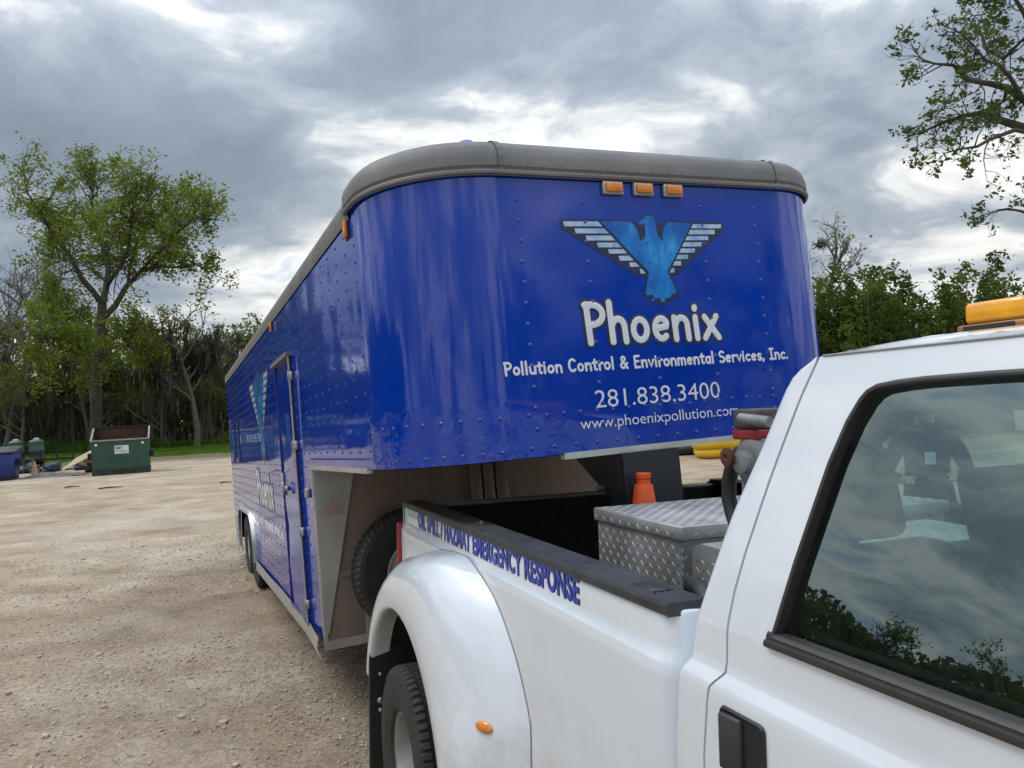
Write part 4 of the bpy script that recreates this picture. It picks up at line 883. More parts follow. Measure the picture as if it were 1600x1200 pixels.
# transfer pump on its pipe behind the cab
pump = thing('fuel_pump', 'grey and red fuel transfer pump standing behind the cab', 'pump'); pump.matrix_world = truck.matrix_world
pa, pb = 2.115, .50
m = MB(); m.tube([TK(pa + .03, pb, 1.455), TK(pa + .03, pb, 1.63)], .028, 12); obj('pipe', m, PUMPG, pump, 40)
m = MB(); m.lathe([(0, -.05), (.060, -.05), (.075, -.042), (.078, .0), (.075, .040), (.055, .052), (.034, .054), (.032, .085), (.024, .087), (0, .087)], 26, lambda x, y, h: TK(pa + .030 + x, pb - h, 1.715 + y)); m.box(TK(pa + .06, pb - .03, 1.60), TK(pa - .035, pb + .03, 1.68)); obj('body', m, PUMPG, pump, 40)
m = MB(); m.lathe([(.026, .0), (.026, .012), (.010, .014), (0, .005)], 16, lambda x, y, h: TK(pa - .01 + x, pb - .088 - h, 1.728 + y)); obj('outlet', m, plain('rusty_plug', (.085, .03, .018), .8, var=.3, scale=40), pump, 40)
m = MB(); m.box(TK(pa + .07, pb - .05, 1.775), TK(pa - .045, pb + .06, 1.805)); bevel(obj('flange', m, PUMPR, pump), .006, 2)
m = MB(); m.box(TK(pa + .07, pb - .055, 1.806), TK(pa - .032, pb + .065, 1.862)); bevel(obj('motor', m, plain('dark_pump_motor', (.06, .05, .05), .5), pump), .008, 2)
m = MB(); m.tube([TK(pa + .03, pb - .075, 1.836), TK(pa + .15, pb - .075, 1.826)], .015, 14); obj('nozzle_boot', m, PUMPG, pump, 40)
hose = [(pa - .005, pb - .02, 1.745), (pa - .05, pb - .02, 1.735), (pa - .085, pb - .02, 1.70), (pa - .105, pb - .02, 1.65), (pa - .110, pb - .02, 1.60), (pa - .095, pb - .02, 1.555), (pa - .06, pb - .03, 1.515), (pa - .0, pb - .05, 1.485), (pa + .06, pb - .06, 1.475)]
m = MB(); m.tube([TK(*p) for p in hose], .0225, 12); h_ = obj('pump_hose', m, HOSE, None, 60); h_.matrix_world = truck.matrix_world; tag(h_, 'thick black hose curving from the pump down onto the box lid', 'hose')
m = MB(); m.tube([TK(a, b, z) for a, b, z in ((2.08, .30, 1.30), (2.12, .26, 1.375), (2.18, .22, 1.412), (2.26, .19, 1.42), (2.34, .16, 1.40), (2.38, .15, 1.33))], .022, 12); h_ = obj('filler_hose', m, HOSE, None, 60); h_.matrix_world = truck.matrix_world; tag(h_, 'short black hose looping over the bed rail beside the cab', 'hose')
# orange road cone behind the box
cone = thing('traffic_cone', 'bright orange plastic cone standing behind the tread-plate box', 'cone'); cone.matrix_world = truck.matrix_world
ca, cb = 1.13, .72
m = MB(); m.lathe([(.088, 1.10), (.052, 1.46), (.038, 1.556), (.036, 1.560), (.0275, 1.563), (.0265, 1.582), (.0305, 1.586), (.031, 1.604), (.028, 1.607), (.024, 1.604), (.023, 1.52)], 28, lambda x, y, h: TK(ca + x, cb + y, h)); obj('cone_body', m, ORANGE, cone, 40)
m = MB(); m.box(TK(ca + .13, cb - .13, .915), TK(ca - .13, cb + .13, .945)); m.lathe([(.11, .945), (.088, 1.10)], 28, lambda x, y, h: TK(ca + x, cb + y, h)); bevel(obj('cone_base', m, ORANGE, cone), .01, 1)
# ------------------------------------------------------------------ trees
class Tree:
    def __init__(s, seed): s.r = np.random.default_rng(seed); s.b = MB(); s.tips = []
    def limb(s, pts, r0, r1, n=7): 
        k = len(pts); s.b.tube(pts, [r0 + (r1 - r0) * i / (k - 1) for i in range(k)], n)
    def branch(s, p, d, L_, r, lev, cfg):
        """recursive twig growth; cfg per level: (segments, wiggle, lift, children, child length, spread)"""
        seg, wig, lift, nch, cl, spr = cfg[lev]; p = Vector(p); d = Vector(d).normalized(); pts = [p.copy()]; ds = []
        for i in range(seg):
            d = (d + Vector(s.r.normal(0, wig, 3)) + Vector((0, 0, lift))).normalized(); p = p + d * (L_ / seg); pts.append(p.copy()); ds.append(d.copy())
        s.b.tube(pts, [r * (1 - .75 * i / seg) for i in range(seg + 1)], 5 if lev == 0 else 4 if lev == 1 else 3, cap=False)
        if lev == len(cfg) - 1: s.tips.append(pts); return
        for c in range(nch):
            t = .25 + .75 * (c + s.r.random()) / nch; i = min(seg - 1, int(t * seg)); q = pts[i].lerp(pts[i + 1], t * seg - i)
            side_ = Vector(s.r.normal(0, 1, 3)); side_ = (side_ - ds[i] * side_.dot(ds[i])).normalized(); nd = (ds[i] * (1 - spr) + side_ * spr + Vector((0, 0, .1)))
            s.branch(q, nd, L_ * cl * (.7 + .6 * s.r.random()) * (1.15 - .5 * t), r * .5, lev + 1, cfg)
    def leaves(s, per, size, spread, mat, name='crown', jitter=.35, keep=1.0, along=.3, flat=.6):
        P = []
        for pts in s.tips:
            if s.r.random() > keep: continue
            k = s.r.poisson(per)
            for _ in range(k):
                t = along + (1 - along) * s.r.random(); i = min(len(pts) - 2, int(t * (len(pts) - 1))); P.append(pts[i].lerp(pts[i + 1], t * (len(pts) - 1) - i)[:])
        P = np.array(P); n = len(P); P = P + s.r.normal(0, spread, (n, 3))
        return leaf_mesh(s.r, P, size, jitter, mat, name, flat)
    def trunk(s, mat, name='trunk'): return s.b.mesh(name, mat, 60)
def leaf_mesh(r_, P, size, jitter, mat, name, flat=.6, aspect=.55):
    n = len(P); a = r_.normal(0, 1, (n, 3)); a[:, 2] *= flat; a /= np.linalg.norm(a, axis=1)[:, None]; b = np.cross(a, r_.normal(0, 1, (n, 3))); b /= np.linalg.norm(b, axis=1)[:, None]
    s_ = (size * (1 + jitter * r_.normal(0, 1, n)).clip(.4, 2))[:, None]; nn = np.cross(a, b) * s_ * .12
    V_ = np.stack([P - a * s_ * .5, P + b * s_ * aspect * .5 - nn, P + a * s_ * .5, P - b * s_ * aspect * .5 - nn], 1)
    return np_mesh(name, V_, (np.arange(n * 4).reshape(n, 4)), mat, False)
def tree_thing(name, label, loc, trunk_me, crown_me, group=None, rz=0, sc=1.0, extra=None, cat='tree'):
    t = thing(name, label, cat, loc, rz, group); t.scale = (sc, sc, sc)
    if trunk_me: obj('trunk', trunk_me, None, t)
    if crown_me: obj('crown', crown_me, None, t)
    for n_, me in (extra or []): obj(n_, me, None, t)
    return t
# the big tree left of the trailer, main limbs as seen
FS = 1.27
base = Vector((-27.2, 51, -.1)); rel = lambda px, py, dy=0.: at(px, py, 51 + dy * 1.16) - base
T = Tree(3)
tr_ = [Vector((0, 0, 0)), rel(150, 660), rel(151, 600), rel(153, 560), rel(156, 520), rel(160, 475)]
T.limb(tr_, .38, .28, 12)
limbs = [[rel(160, 475), rel(145, 455, -.5), rel(128, 436, -1), rel(112, 405, -1.3), rel(92, 375, -1.5), rel(74, 352, -1.8), rel(62, 330, -2), rel(50, 312, -2.2), rel(40, 298, -2.5)],
         [rel(160, 475), rel(166, 448, .6), rel(169, 425, 1), rel(168, 405, 1.3), rel(158, 378, 1.5), rel(148, 350, 1.8), rel(143, 315, 2), rel(145, 300, 2.3), rel(150, 283, 2.5)],
         [rel(168, 445, .4), rel(178, 430, -.6), rel(190, 414, -1.6), rel(200, 390, -2.4), rel(205, 350, -3), rel(208, 322, -3.3), rel(200, 300, -3.4)],
         [rel(158, 500), rel(180, 478, .8), rel(197, 448, 1.2), rel(222, 422, 1.4), rel(245, 416, 1.6), rel(275, 418, 1.9), rel(305, 412, 2.2), rel(328, 425, 2.4)],
         [rel(222, 422, 1.4), rel(236, 405, .6), rel(256, 385, 0), rel(275, 365, -.8), rel(300, 345, -1.4), rel(318, 335, -2)],
         [rel(166, 440, .6), rel(150, 425, 2.2), rel(125, 410, 3.6), rel(100, 405, 4.6), rel(70, 400, 5)],
         [rel(200, 445, 1.2), rel(203, 415, 2.6), rel(215, 380, 3.8), rel(240, 350, 4.6), rel(258, 328, 5)],
         [rel(152, 575), rel(140, 556, -1.5), rel(122, 540, -2.6), rel(105, 548, -3.4), rel(92, 565, -3.8)],
         [rel(153, 560), rel(172, 545, 1.5), rel(200, 540, 2.5), rel(225, 552, 3)],
         [rel(155, 530), rel(138, 512, 2), rel(112, 500, 3.2), rel(80, 490, 4)]]
cfg = [(4, .22, .10, 5, .62, .62), (4, .28, .08, 4, .6, .65), (3, .3, .05, 0, 0, 0)]
for li, pts in enumerate(limbs):
    r0 = [.22, .24, .15, .22, .13, .12, .12, .09, .08, .09][li]; T.limb(pts, r0, .035, 8)
    for k in range(16):
        t = .28 + .72 * (k + T.r.random()) / 16; i = min(len(pts) - 2, int(t * (len(pts) - 1))); q = pts[i].lerp(pts[i + 1], t * (len(pts) - 1) - i); dd = (pts[i + 1] - pts[i]).normalized()
        sd_ = Vector(T.r.normal(0, 1, 3)); sd_.z *= .6; sd_.normalize(); T.branch(q, dd * .5 + sd_ * .9 + Vector((0, 0, .18)), (3.1 - .9 * t) * (.6 + .6 * T.r.random()), .05, 0, cfg)
BIGT = T.trunk(BARK); BIGC = T.leaves(11, .205, .20, LEAF_SPRING)
tree_thing('leafy_tree', 'tallest spring-green tree with spreading dark limbs, behind the green dumpster', base, BIGT, BIGC)

def proto(seed, h, spread, leaf, per, lsize, lspread, bark, nl=9, lift=.12, fork=.35, keep=1., moss=0, lean=.0, cfg_=None, r0=.2):
    T = Tree(seed); r_ = T.r; pts = [Vector((0, 0, 0))]; d = Vector((lean, 0, 1)).normalized()
    for k in range(7): d = (d + Vector(r_.normal(0, .07, 3))).normalized(); pts.append(pts[-1] + d * h * .8 / 7)
    T.limb(pts, r0, .05, 8); c = cfg_ or [(5, .2, lift, 5, .6, .6), (4, .28, lift, 4, .58, .65), (3, .3, .03, 0, 0, 0)]
    for k in range(nl):
        t = fork + (1 - fork) * (k + r_.random()) / nl; i = min(6, int(t * 7)); q = pts[i].lerp(pts[i + 1], t * 7 - i); a = r_.random() * 6.28
        T.branch(q, Vector((math.cos(a), math.sin(a), .55 + .7 * t)), spread * (1.15 - .55 * t) * (.7 + .5 * r_.random()), r0 * .42, 0, c)
    tm = T.trunk(bark); cm = T.leaves(per, lsize, lspread, leaf, keep=keep) if per else None; ex = []
    if moss:
        V_ = []; 
        for pp in T.tips:
            for _ in range(moss):
                p = pp[int(r_.integers(0, len(pp)))]
                if p.z > h * (.68 + .2 * r_.random()): continue
                l_ = .3 + 1.2 * r_.random(); w_ = .012 + .026 * r_.random(); a = r_.random() * 6.28; dx = math.cos(a) * w_; dy = math.sin(a) * w_; o1 = r_.normal(0, .1, 3)
                V_.append([(p.x - dx + o1[0], p.y - dy + o1[1], p.z), (p.x + dx + o1[0], p.y + dy + o1[1], p.z), (p.x + dx * .6, p.y + dy * .6, p.z - l_ * .6), (p.x + o1[1] * .8, p.y + o1[0] * .8, p.z - l_)])
        V_ = np.array(V_); ex = [('hanging_moss', np_mesh('hanging_moss', V_, np.arange(len(V_) * 4).reshape(-1, 4), MOSS, False))]
    return tm, cm, ex
PA = proto(11, 11, 4.2, LEAF_SPRING, 9, .23, .18, BARK)
PB = proto(12, 9.5, 3.8, LEAF_SPRING, 9, .22, .18, BARKG, nl=10, fork=.12)
PC = proto(13, 12, 4.6, None, 0, 0, 0, BARKG, nl=11, fork=.3, lift=.16, cfg_=[(5, .2, .12, 6, .62, .55), (4, .25, .12, 6, .6, .6), (4, .25, .08, 0, 0, 0)])
PD = proto(14, 8.3, 3.2, LEAF_SPRING, 2.5, .20, .15, BARKG, nl=11, fork=.32, moss=13, lift=.05, r0=.17)
PE = proto(15, 8, 3.6, LEAF_UNDER, 9, .30, .2, BARK, nl=10, fork=.15)
tree_thing('mossy_tree', 'grey tree hung with dark moss, between the dumpster and the trailer', (-18.35 * FS, 45.5 * FS, 0), PD[0], PD[1], None, .6, 1.05 * FS, PD[2])
FG = 'trees of the wood behind the yard'
spots = [('bare_tree', PC, -30.5, 47, 1.0, 'pale leafless tree at the left edge of the photo'), ('bare_tree', PC, -34.5, 51, 1.15, None), ('leafy_tree', PB, -28.2, 50, .95, None), ('leafy_tree', PA, -27.0, 54, .85, None), ('mossy_tree', PD, -26.2, 48.5, .95, 'moss-hung tree left of the tallest tree'),
         ('leafy_tree', PB, -20.6, 51, .86, 'yellow-green leafy tree between tallest tree and moss-hung tree'), ('leafy_tree', PA, -16.5, 53, .80, 'light green tree top just above the trailer roof line'), ('mossy_tree', PD, -15.6, 48, .80, 'small mossy tree beside the far end of the trailer'), ('leafy_tree', PB, -12.5, 51, .85, None),
         ('bare_tree', PC, -23, 55, .7, None), ('leafy_tree', PE, -31, 55, 1.0, None), ('leafy_tree', PE, -24.5, 56, 1.0, None), ('leafy_tree', PE, -19, 57, .95, None), ('leafy_tree', PE, -14, 58, 1.0, None), ('leafy_tree', PE, -36, 57, 1.1, None), ('leafy_tree', PE, -28, 60, 1.1, None), ('leafy_tree', PE, -21.5, 61, 1.05, None), ('leafy_tree', PE, -10, 60, 1.0, None),
         ('leafy_tree', PA, -40, 52, 1.0, None), ('leafy_tree', PB, -38, 47, .9, None), ('leafy_tree', PB, -25.0, 47.5, .72, 'low bushy green tree just left of the tallest trunk'), ('leafy_tree', PB, -21.3, 47.6, .66, 'low bushy green tree just right of the tallest trunk'), ('leafy_tree', PB, -29.2, 46.6, .70, 'low bushy green tree above the blue dumpster'), ('leafy_tree', PA, -32.5, 49.5, .85, None), ('leafy_tree', PB, -16.9, 49.6, .62, None), ('leafy_tree', PB, -22.6, 49.2, .74, None), ('leafy_tree', PB, -27.2, 48.6, .66, None), ('leafy_tree', PB, -19.6, 50.5, .70, None), ('leafy_tree', PB, -14.2, 50.4, .72, None), ('leafy_tree', PB, -31.6, 47.4, .74, None), ('leafy_tree', PB, -24.0, 51.5, .92, None)]
rt = random.Random(4); seen = {}
for nm, pr, x, y, s_, lab in spots:
    gen = {id(PA): 'broad spring-green tree in the wood behind the yard', id(PB): 'slender spring-green tree in the wood behind the yard', id(PC): 'bare grey tree in the wood behind the yard', id(PD): 'moss-hung tree in the wood', id(PE): 'dark olive tree at the back of the wood'}[id(pr)]
    tree_thing(nm, lab or gen, (x * FS, y * FS, -.05), pr[0], pr[1], FG, rt.random() * 6.28, s_ * FS, pr[2])
# wood that goes on out of the frame, mirrored in the glass and the trailer side
for k, (x, y) in enumerate(((-64, 62), (-68, 50), (-70, 42), (-66, 32), (-72, 24), (-68, 14), (-74, 5), (-70, -6), (-60, -24), (-40, -46), (-64, 56), (-66, 46), (-68, 37), (-65, 27), (-70, 18), (-66, 9), (-68, 0), (-64, 40), (-63, 23), (-73, 30), (26, -20), (28, -16), (30, -11), (24, -24), (29, -25), (33, -17), (22, -28), (31, -7), (34, -22), (27, -29), (20, -40), (34, -34), (42, -24), (46, -10), (12, -46), (-14, -44), (28, -40), (40, -30))):
    pr = (PA, PE, PB)[k % 3]; tree_thing('leafy_tree', 'tree of the wood closing the yard, seen only as a reflection', (x, y, -.05), pr[0], pr[1], 'trees beyond the frame', k * 1.7, 1.0 + .12 * (k % 3))
# undergrowth: one mass nobody could count
def undergrowth(name, x0, x1, y0, y1, hfun, n, size, mat, seed, label, cat):
    r_ = np.random.default_rng(seed); x = x0 + (x1 - x0) * r_.random(n); y = y0 + (y1 - y0) * r_.random(n); z = hfun(x, y) * r_.random(n) ** .9
    o = obj(name, leaf_mesh(r_, np.stack([x, y, z], -1), size, .4, mat, name, 1.2)); tag(o, label, cat, kind='stuff')
undergrowth('undergrowth', -74, -9, 63, 80, lambda x, y: 3.8 + 3.0 * (vnoise(x, y, 4, 71) + .5), 42000, .52, LEAF_UNDER, 8, 'dark brown-green undergrowth filling the wood behind the yard', 'undergrowth')
undergrowth('undergrowth', -86, -70, -20, 64, lambda x, y: 8.0 + 6.0 * (vnoise(x, y, 7, 72) + .3), 36000, .80, LEAF_UNDER, 18, 'dense green thicket left of the frame, mirrored in the cab window', 'undergrowth')
m = MB(); r_ = np.random.default_rng(9)
for k in range(1000):
    x = -72 + 62 * r_.random(); y = 60 + 10 * r_.random() ** 1.5; h = 1.2 + 4.2 * r_.random() ** 1.8; dx, dy = r_.normal(0, .16, 2) * h
    m.tube([(x, y, 0), (x + dx * .4, y + dy * .4, h * .5), (x + dx, y + dy, h)], [.035 + .03 * r_.random(), .025, .008], 3, cap=False)
tag(obj('saplings', m, BARKG), 'tangle of thin grey stems at the edge of the wood', 'saplings', kind='stuff')
# tall weeds and grass along the edge of the wood
def blades(name, x, y, h, mat, seed, label, w=.03):
    r_ = np.random.default_rng(seed); n = len(x); a = r_.random(n) * 6.28; le = r_.normal(0, .35, (n, 2)) * h[:, None]; z = ground_h(x, y)
    b0 = np.stack([x - w * np.cos(a), y - w * np.sin(a), z], -1); b1 = np.stack([x + w * np.cos(a), y + w * np.sin(a), z], -1); t = np.stack([x + le[:, 0], y + le[:, 1], z + h], -1); mdd = (b0 + t) / 2 + np.stack([0 * x, 0 * x, h * .12], -1)
    V_ = np.stack([b0, b1, t, mdd], 1); o = obj(name, np_mesh(name, V_, np.arange(n * 4).reshape(n, 4), mat, False)); tag(o, label, 'grass', kind='stuff')
r_ = np.random.default_rng(21); n = 30000; x = -60 + 52 * r_.random(n); y = 61 + 4.5 * r_.random(n) ** 1.2
k = vnoise(x, y, 2.2, 81) > -.12; x, y = x[k], y[k]; blades('tall_weeds', x, y - 1.5, .3 + 1.2 * r_.random(len(x)) * (vnoise(x, y, 2.6, 82) + .5), GRASSM, 22, 'bright green tall weeds along the edge of the wood', .05)
n = 34000; x = -60 + 52 * r_.random(n); y = 45.4 + .1 * x + 17 * r_.random(n); blades('lawn', x, y, .06 + .10 * r_.random(n), GRASSM, 23, 'strip of short green grass between the yard and the wood', .04)
# ------------------------------------------------------------------ right: bamboo hedge, oak bough, bare tree with nest
def bamboo(seed):
    T = Tree(seed); r_ = T.r
    for k in range(15):
        a, q = r_.random() * 6.28, r_.random() ** .5 * 1.1; h = 3.3 + 3.3 * r_.random() ** 1.3; p = Vector((math.cos(a) * q, math.sin(a) * q, 0)); ln = Vector((math.cos(a), math.sin(a), 0)) * (.5 + r_.random()) * .5; pts = []
        for i in range(8): t = i / 7; pts.append(p + ln * t * t * 1.4 + Vector((0, 0, h * t - .35 * t ** 4)))
        T.limb(pts, .022, .005, 4)
        for i in range(34):
            t = r_.random() ** .95; j = min(6, int(t * 7)); q_ = pts[j].lerp(pts[j + 1], t * 7 - j); aa = r_.random() * 6.28; wl = 1.15 - .75 * t; T.tips.append([q_, q_ + Vector((math.cos(aa) * .35 * wl, math.sin(aa) * .35 * wl, .14)), q_ + Vector((math.cos(aa) * .62 * wl, math.sin(aa) * .62 * wl, .10))])
    return T.b.mesh('culms', BARKG, 60), T.leaves(22, .15, .11, LEAF_BAMBOO, flat=.8)
BM = [bamboo(31), bamboo(32), bamboo(33)]
k = 0
for row, (y0, n) in enumerate(((27.5, 13), (29.5, 12))):
    for i in range(n):
        x = 6.0 + row * .8 + i * 1.55; pr = BM[k % 3]; k += 1; s_ = .80 + .20 * rt.random() + (.0 if x < 12 else .04)
        t = thing('bamboo_clump', 'dense dark green bamboo clump in the front of the hedge beyond the truck' if row == 0 else 'bamboo clump in the rear row of the hedge beyond the truck', 'bamboo', (x, y0 + rt.uniform(-.5, .5), 0), rt.random() * 6.28, 'bamboo hedge'); t.scale = (s_, s_, s_)
        obj('culms', pr[0], None, t); obj('foliage', pr[1], None, t)
PN = proto(41, 9.6, 2.3, LEAF_SPRING, .8, .14, .1, BARKG, nl=13, fork=.45, lift=.16, r0=.13, cfg_=[(5, .2, .12, 6, .62, .55), (4, .25, .12, 5, .6, .6), (4, .25, .08, 0, 0, 0)])
nt_ = tree_thing('bare_tree', 'thin nearly bare tree with a nest, right of the trailer nose', (13.25, 33, 0), PN[0], PN[1], None, .4, 1.0)
m = MB(); r_ = np.random.default_rng(2)
for kk in range(70):
    a = r_.random() * 6.28; p = Vector((math.cos(a) * .16, math.sin(a) * .16, r_.normal(0, .06))); q = Vector(r_.normal(0, .12, 3)); m.tube([p - q, p + q * .2, p + q], .012, 3)
nest = obj('bird_nest', m, BARK); nest.location = at(1283, 381, 33); tag(nest, 'small dark twig nest in the bare tree right of the trailer', 'nest')
OD = 15.0; T = Tree(51)
A_ = lambda px, py, dd=0.: at(px, py, OD + dd)
root_ = A_(1790, 560); root_.z = 0
T.limb([root_, root_ + Vector((-.05, 0, 1.6)), A_(1772, 330), A_(1740, 240)], .38, .26, 12)
ol = [[A_(1740, 240), A_(1680, 185), A_(1640, 170), A_(1600, 156), A_(1573, 137), A_(1548, 131), A_(1511, 125, -.3), A_(1490, 102, -.5), A_(1465, 100, -.7), A_(1436, 95, -.8)],
      [A_(1740, 240), A_(1660, 222), A_(1600, 200), A_(1569, 190, .2), A_(1532, 177, .4), A_(1507, 181, .6), A_(1477, 190, .7), A_(1442, 206, .8), A_(1412, 216, .9)],
      [A_(1640, 215), A_(1586, 203, -.3), A_(1548, 217, -.6), A_(1527, 229, -.8), A_(1500, 233, -1), A_(1474, 240, -1.2)],
      [A_(1680, 185), A_(1640, 110, .5), A_(1600, 60, .8), A_(1568, 92, 1), A_(1542, 78, 1.2), A_(1528, 40, 1.3), A_(1540, 12, 1.4)],
      [A_(1640, 110, .5), A_(1600, 20, 0), A_(1575, -20, -.2), A_(1530, -10, -.4)],
      [A_(1600, 156), A_(1578, 120, -.5), A_(1560, 100, -.7), A_(1540, 95, -.9), A_(1520, 70, -1), A_(1500, 50, -1.1), A_(1480, 50, -1.2)],
      [A_(1573, 140), A_(1568, 158, .3), A_(1548, 170, .5), A_(1520, 195, .7)],
      [A_(1772, 330), A_(1690, 345), A_(1630, 345), A_(1596, 330), A_(1575, 326), A_(1558, 328)],
      ]
cfo = [(4, .3, .02, 4, .62, .65), (4, .32, .0, 3, .6, .65), (3, .3, 0, 0, 0, 0)]
for li, pts in enumerate(ol):
    T.limb(pts, [.11, .11, .05, .08, .06, .045, .035, .05, .03, .05][li], .010, 7); nb = [14, 13, 8, 13, 11, 9, 5, 3][li]
    for kk in range(nb):
        t = .30 + .70 * (kk + T.r.random()) / nb; i = min(len(pts) - 2, int(t * (len(pts) - 1))); q = pts[i].lerp(pts[i + 1], t * (len(pts) - 1) - i); dd = (pts[i + 1] - pts[i]).normalized(); sd_ = Vector(T.r.normal(0, 1, 3)).normalized()
        T.branch(q, dd * .5 + sd_ * .9, .62 * (.6 + .8 * T.r.random()), .015, 0, cfo)
oak = thing('oak_tree', 'oak with dark crooked boughs and small leaf clusters at the top right', 'tree', root_)
for n_, me in (('trunk', T.trunk(BARK)), ('crown', T.leaves(6.0, .088, .04, LEAF_DARK, keep=.66, along=.4))): o_ = obj(n_, me, None, oak); o_.location = -root_
# ------------------------------------------------------------------ yard things, left
def dumpster(name, label, loc, rz, Wd, mat, inner, sign):
    t = thing(name, label, 'dumpster', loc, rz)
    D0, Hf, Hb = 1.35, 1.34, 1.82
    sec = lambda x: [(x, 0, .16), (x, 0, Hf), (x, D0, Hb), (x, D0, .16)]
    m = MB(); m.grid([[(x, 0.0, z) for x in (0, Wd)] for z in (.20, .7, Hf)]); m.grid([[(x, D0, z) for x in (Wd, 0)] for z in (.20, .9, Hb)])
    m.add([(0, 0, .2), (0, D0, .2), (0, D0, Hb), (0, 0, Hf)], [(0, 3, 2, 1)]); m.add([(Wd, 0, .2), (Wd, D0, .2), (Wd, D0, Hb), (Wd, 0, Hf)], [(0, 1, 2, 3)]); obj('shell', m, mat, t)
    m = MB(); e = .03; m.grid([[(x, e, z) for x in (Wd - e, e)] for z in (.24, Hf - .01)]); m.grid([[(x, D0 - e, z) for x in (e, Wd - e)] for z in (.24, Hb - .01)])
    m.add([(e, e, .24), (e, D0 - e, .24), (e, D0 - e, Hb - .01), (e, e, Hf - .01)], [(0, 1, 2, 3)]); m.add([(Wd - e, e, .24), (Wd - e, D0 - e, .24), (Wd - e, D0 - e, Hb - .01), (Wd - e, e, Hf - .01)], [(0, 3, 2, 1)]); m.add([(e, e, .24), (Wd - e, e, .24), (Wd - e, D0 - e, .24), (e, D0 - e, .24)], [(0, 1, 2, 3)]); obj('lining', m, inner, t)
    m = MB(); m.box((-.03, -.035, Hf - .03), (Wd + .03, .035, Hf + .03)); 
    for x in (0, Wd): m.tube([(x, 0, Hf), (x, D0, Hb)], .04, 4)
    obj('rim', m, plain('worn_rim', (.22, .25, .22), .6, var=.4, scale=6), t); m = MB(); m.box((-.04, D0 - .05, Hb - .04), (Wd + .04, D0 + .06, Hb + .06)); obj('lid_hinge', m, LINER, t)
    m = MB(); m.box((-.005, -.012, 0.0), (Wd + .005, D0, .24)); obj('skid_base', m, plain('dirty_dark_green', (.020, .030, .022), .8, var=.4, scale=5), t)
    for x0 in (-.16, Wd + .0): 
        m = MB(); m.box((x0, .25, .62), (x0 + .16, .95, .86)); bevel(obj('fork_pocket', m, LINER, t), .012, 1)
    if sign:
        m = MB(); m.box((Wd * .40, -.012, .80), (Wd * .645, -.001, 1.12)); s_ = obj('sign', m, plain('white_sign', (.55, .60, .60), .5), t)
        gm = plain('green_print', (.01, .10, .06), .5); fn = lambda x, y, d: (Wd * .40 + x, -.014 - d, .80 + y)
        m = MB(); m.poly([(.03, .28), (.075, .28), (.09, .20), (.11, .28), (.135, .28), (.115, .17), (.065, .17)][::-1], fn); m.poly([(.14, .28), (.175, .28), (.18, .20), (.205, .28), (.235, .28), (.20, .17), (.15, .17)][::-1], fn); obj('logo', m, gm, s_)
        m = MB(); m.box((Wd * .40 + .04, -.0145, .90), (Wd * .62, -.0125, .925)); m.box((Wd * .40 + .06, -.0145, .86), (Wd * .60, -.0125, .875)); obj('print_lines', m, plain('grey_print', (.2, .27, .25), .6), s_)
        for x in (.17, Wd - .22):
            m = MB(); m.poly([(x - .04, 1.14), (x + .04, 1.14), (x + .04, 1.22), (x - .04, 1.22)][::-1][::-1], lambda a, b, d: (a, -.004 - d, b)); obj('sticker', m, WHITEV, t)
    return t
dumpster('dumpster', 'open dark green dumpster with a white sign at the edge of the yard', (-16.30, 30.3, 0), math.radians(23), 2.02, plain('green_enamel', (.016, .060, .038), .55, var=.25, scale=2.5, bump=.1, bscale=8), plain('rusty_inside', (.05, .022, .015), .9, var=.4, scale=2), True)
DBL = plain('blue_enamel', (.010, .028, .16), .55, var=.25, scale=2.5)
t = thing('dumpster', 'blue dumpster with black sloping lids at the left edge of the photo', 'dumpster', (-21.75, 29.7, 0), math.radians(22))
m = MB(); m.box((0, 0, .12), (2.35, 1.5, 1.05), fn=lambda x, y, z: (x + (0 if z < .5 else (.10 if x > 1 else -.1)), y, z)); bevel(obj('shell', m, DBL, t), .02, 1)
m = MB(); m.box((-.14, -.06, 1.055), (2.50, 1.55, 1.14), fn=lambda x, y, z: (x, y, z + .16 * (y > .5))); bevel(obj('lid', m, plain('grey_black_lid', (.055, .058, .06), .45, var=.25, scale=3), t), .02, 1)
m = MB(); m.box((.02, .02, 0), (2.33, 1.48, .12)); obj('skid_base', m, LINER, t)
m = MB(); m.box((2.45, .4, .55), (2.62, 1.1, .80)); obj('fork_pocket', m, LINER, t)
m = MB(); m.box((1.72, -.006, .72), (1.92, .002, .88), fn=lambda x, y, z: (x, y - .001, z)); obj('sticker', m, WHITEV, t)
# plywood sheet leaning on the scrap heap
q0, q1 = at(93, 738, 32.2), at(150, 709, 32.6); q2 = Vector((.15, 1.0, .50)); m = MB(); nq = (q1 - q0).cross(q2).normalized() * .018; m.add([q0, q1, q1 + q2, q0 + q2, q0 + nq, q1 + nq, q1 + q2 + nq, q0 + q2 + nq], [(0, 3, 2, 1), (4, 5, 6, 7), (0, 1, 5, 4), (1, 2, 6, 5), (2, 3, 7, 6), (3, 0, 4, 7)]); o_ = obj('plywood_sheet', m, plain('raw_plywood', (.40, .30, .19), .8, var=.2, scale=2, bump=.15)); tag(o_, 'tan plywood sheet leaning up against the scrap left of the green dumpster', 'plywood')
def pallet(loc, rz, label, tilt=0.):
    t = thing('pallet', label, 'pallet', loc, rz, 'pallets on the scrap heap'); t.rotation_euler = (tilt, 0, rz); wm = plain('weathered_board', (.11, .085, .06), .9, var=.3, scale=4)
    for k in range(6): obj('board', MB().box((0, k * .19, .11), (1.2, k * .19 + .12, .13)), wm, t)
    for x in (0, .56, 1.12): obj('stringer', MB().box((x, 0, .0), (x + .08, 1.07, .109)), wm, t)
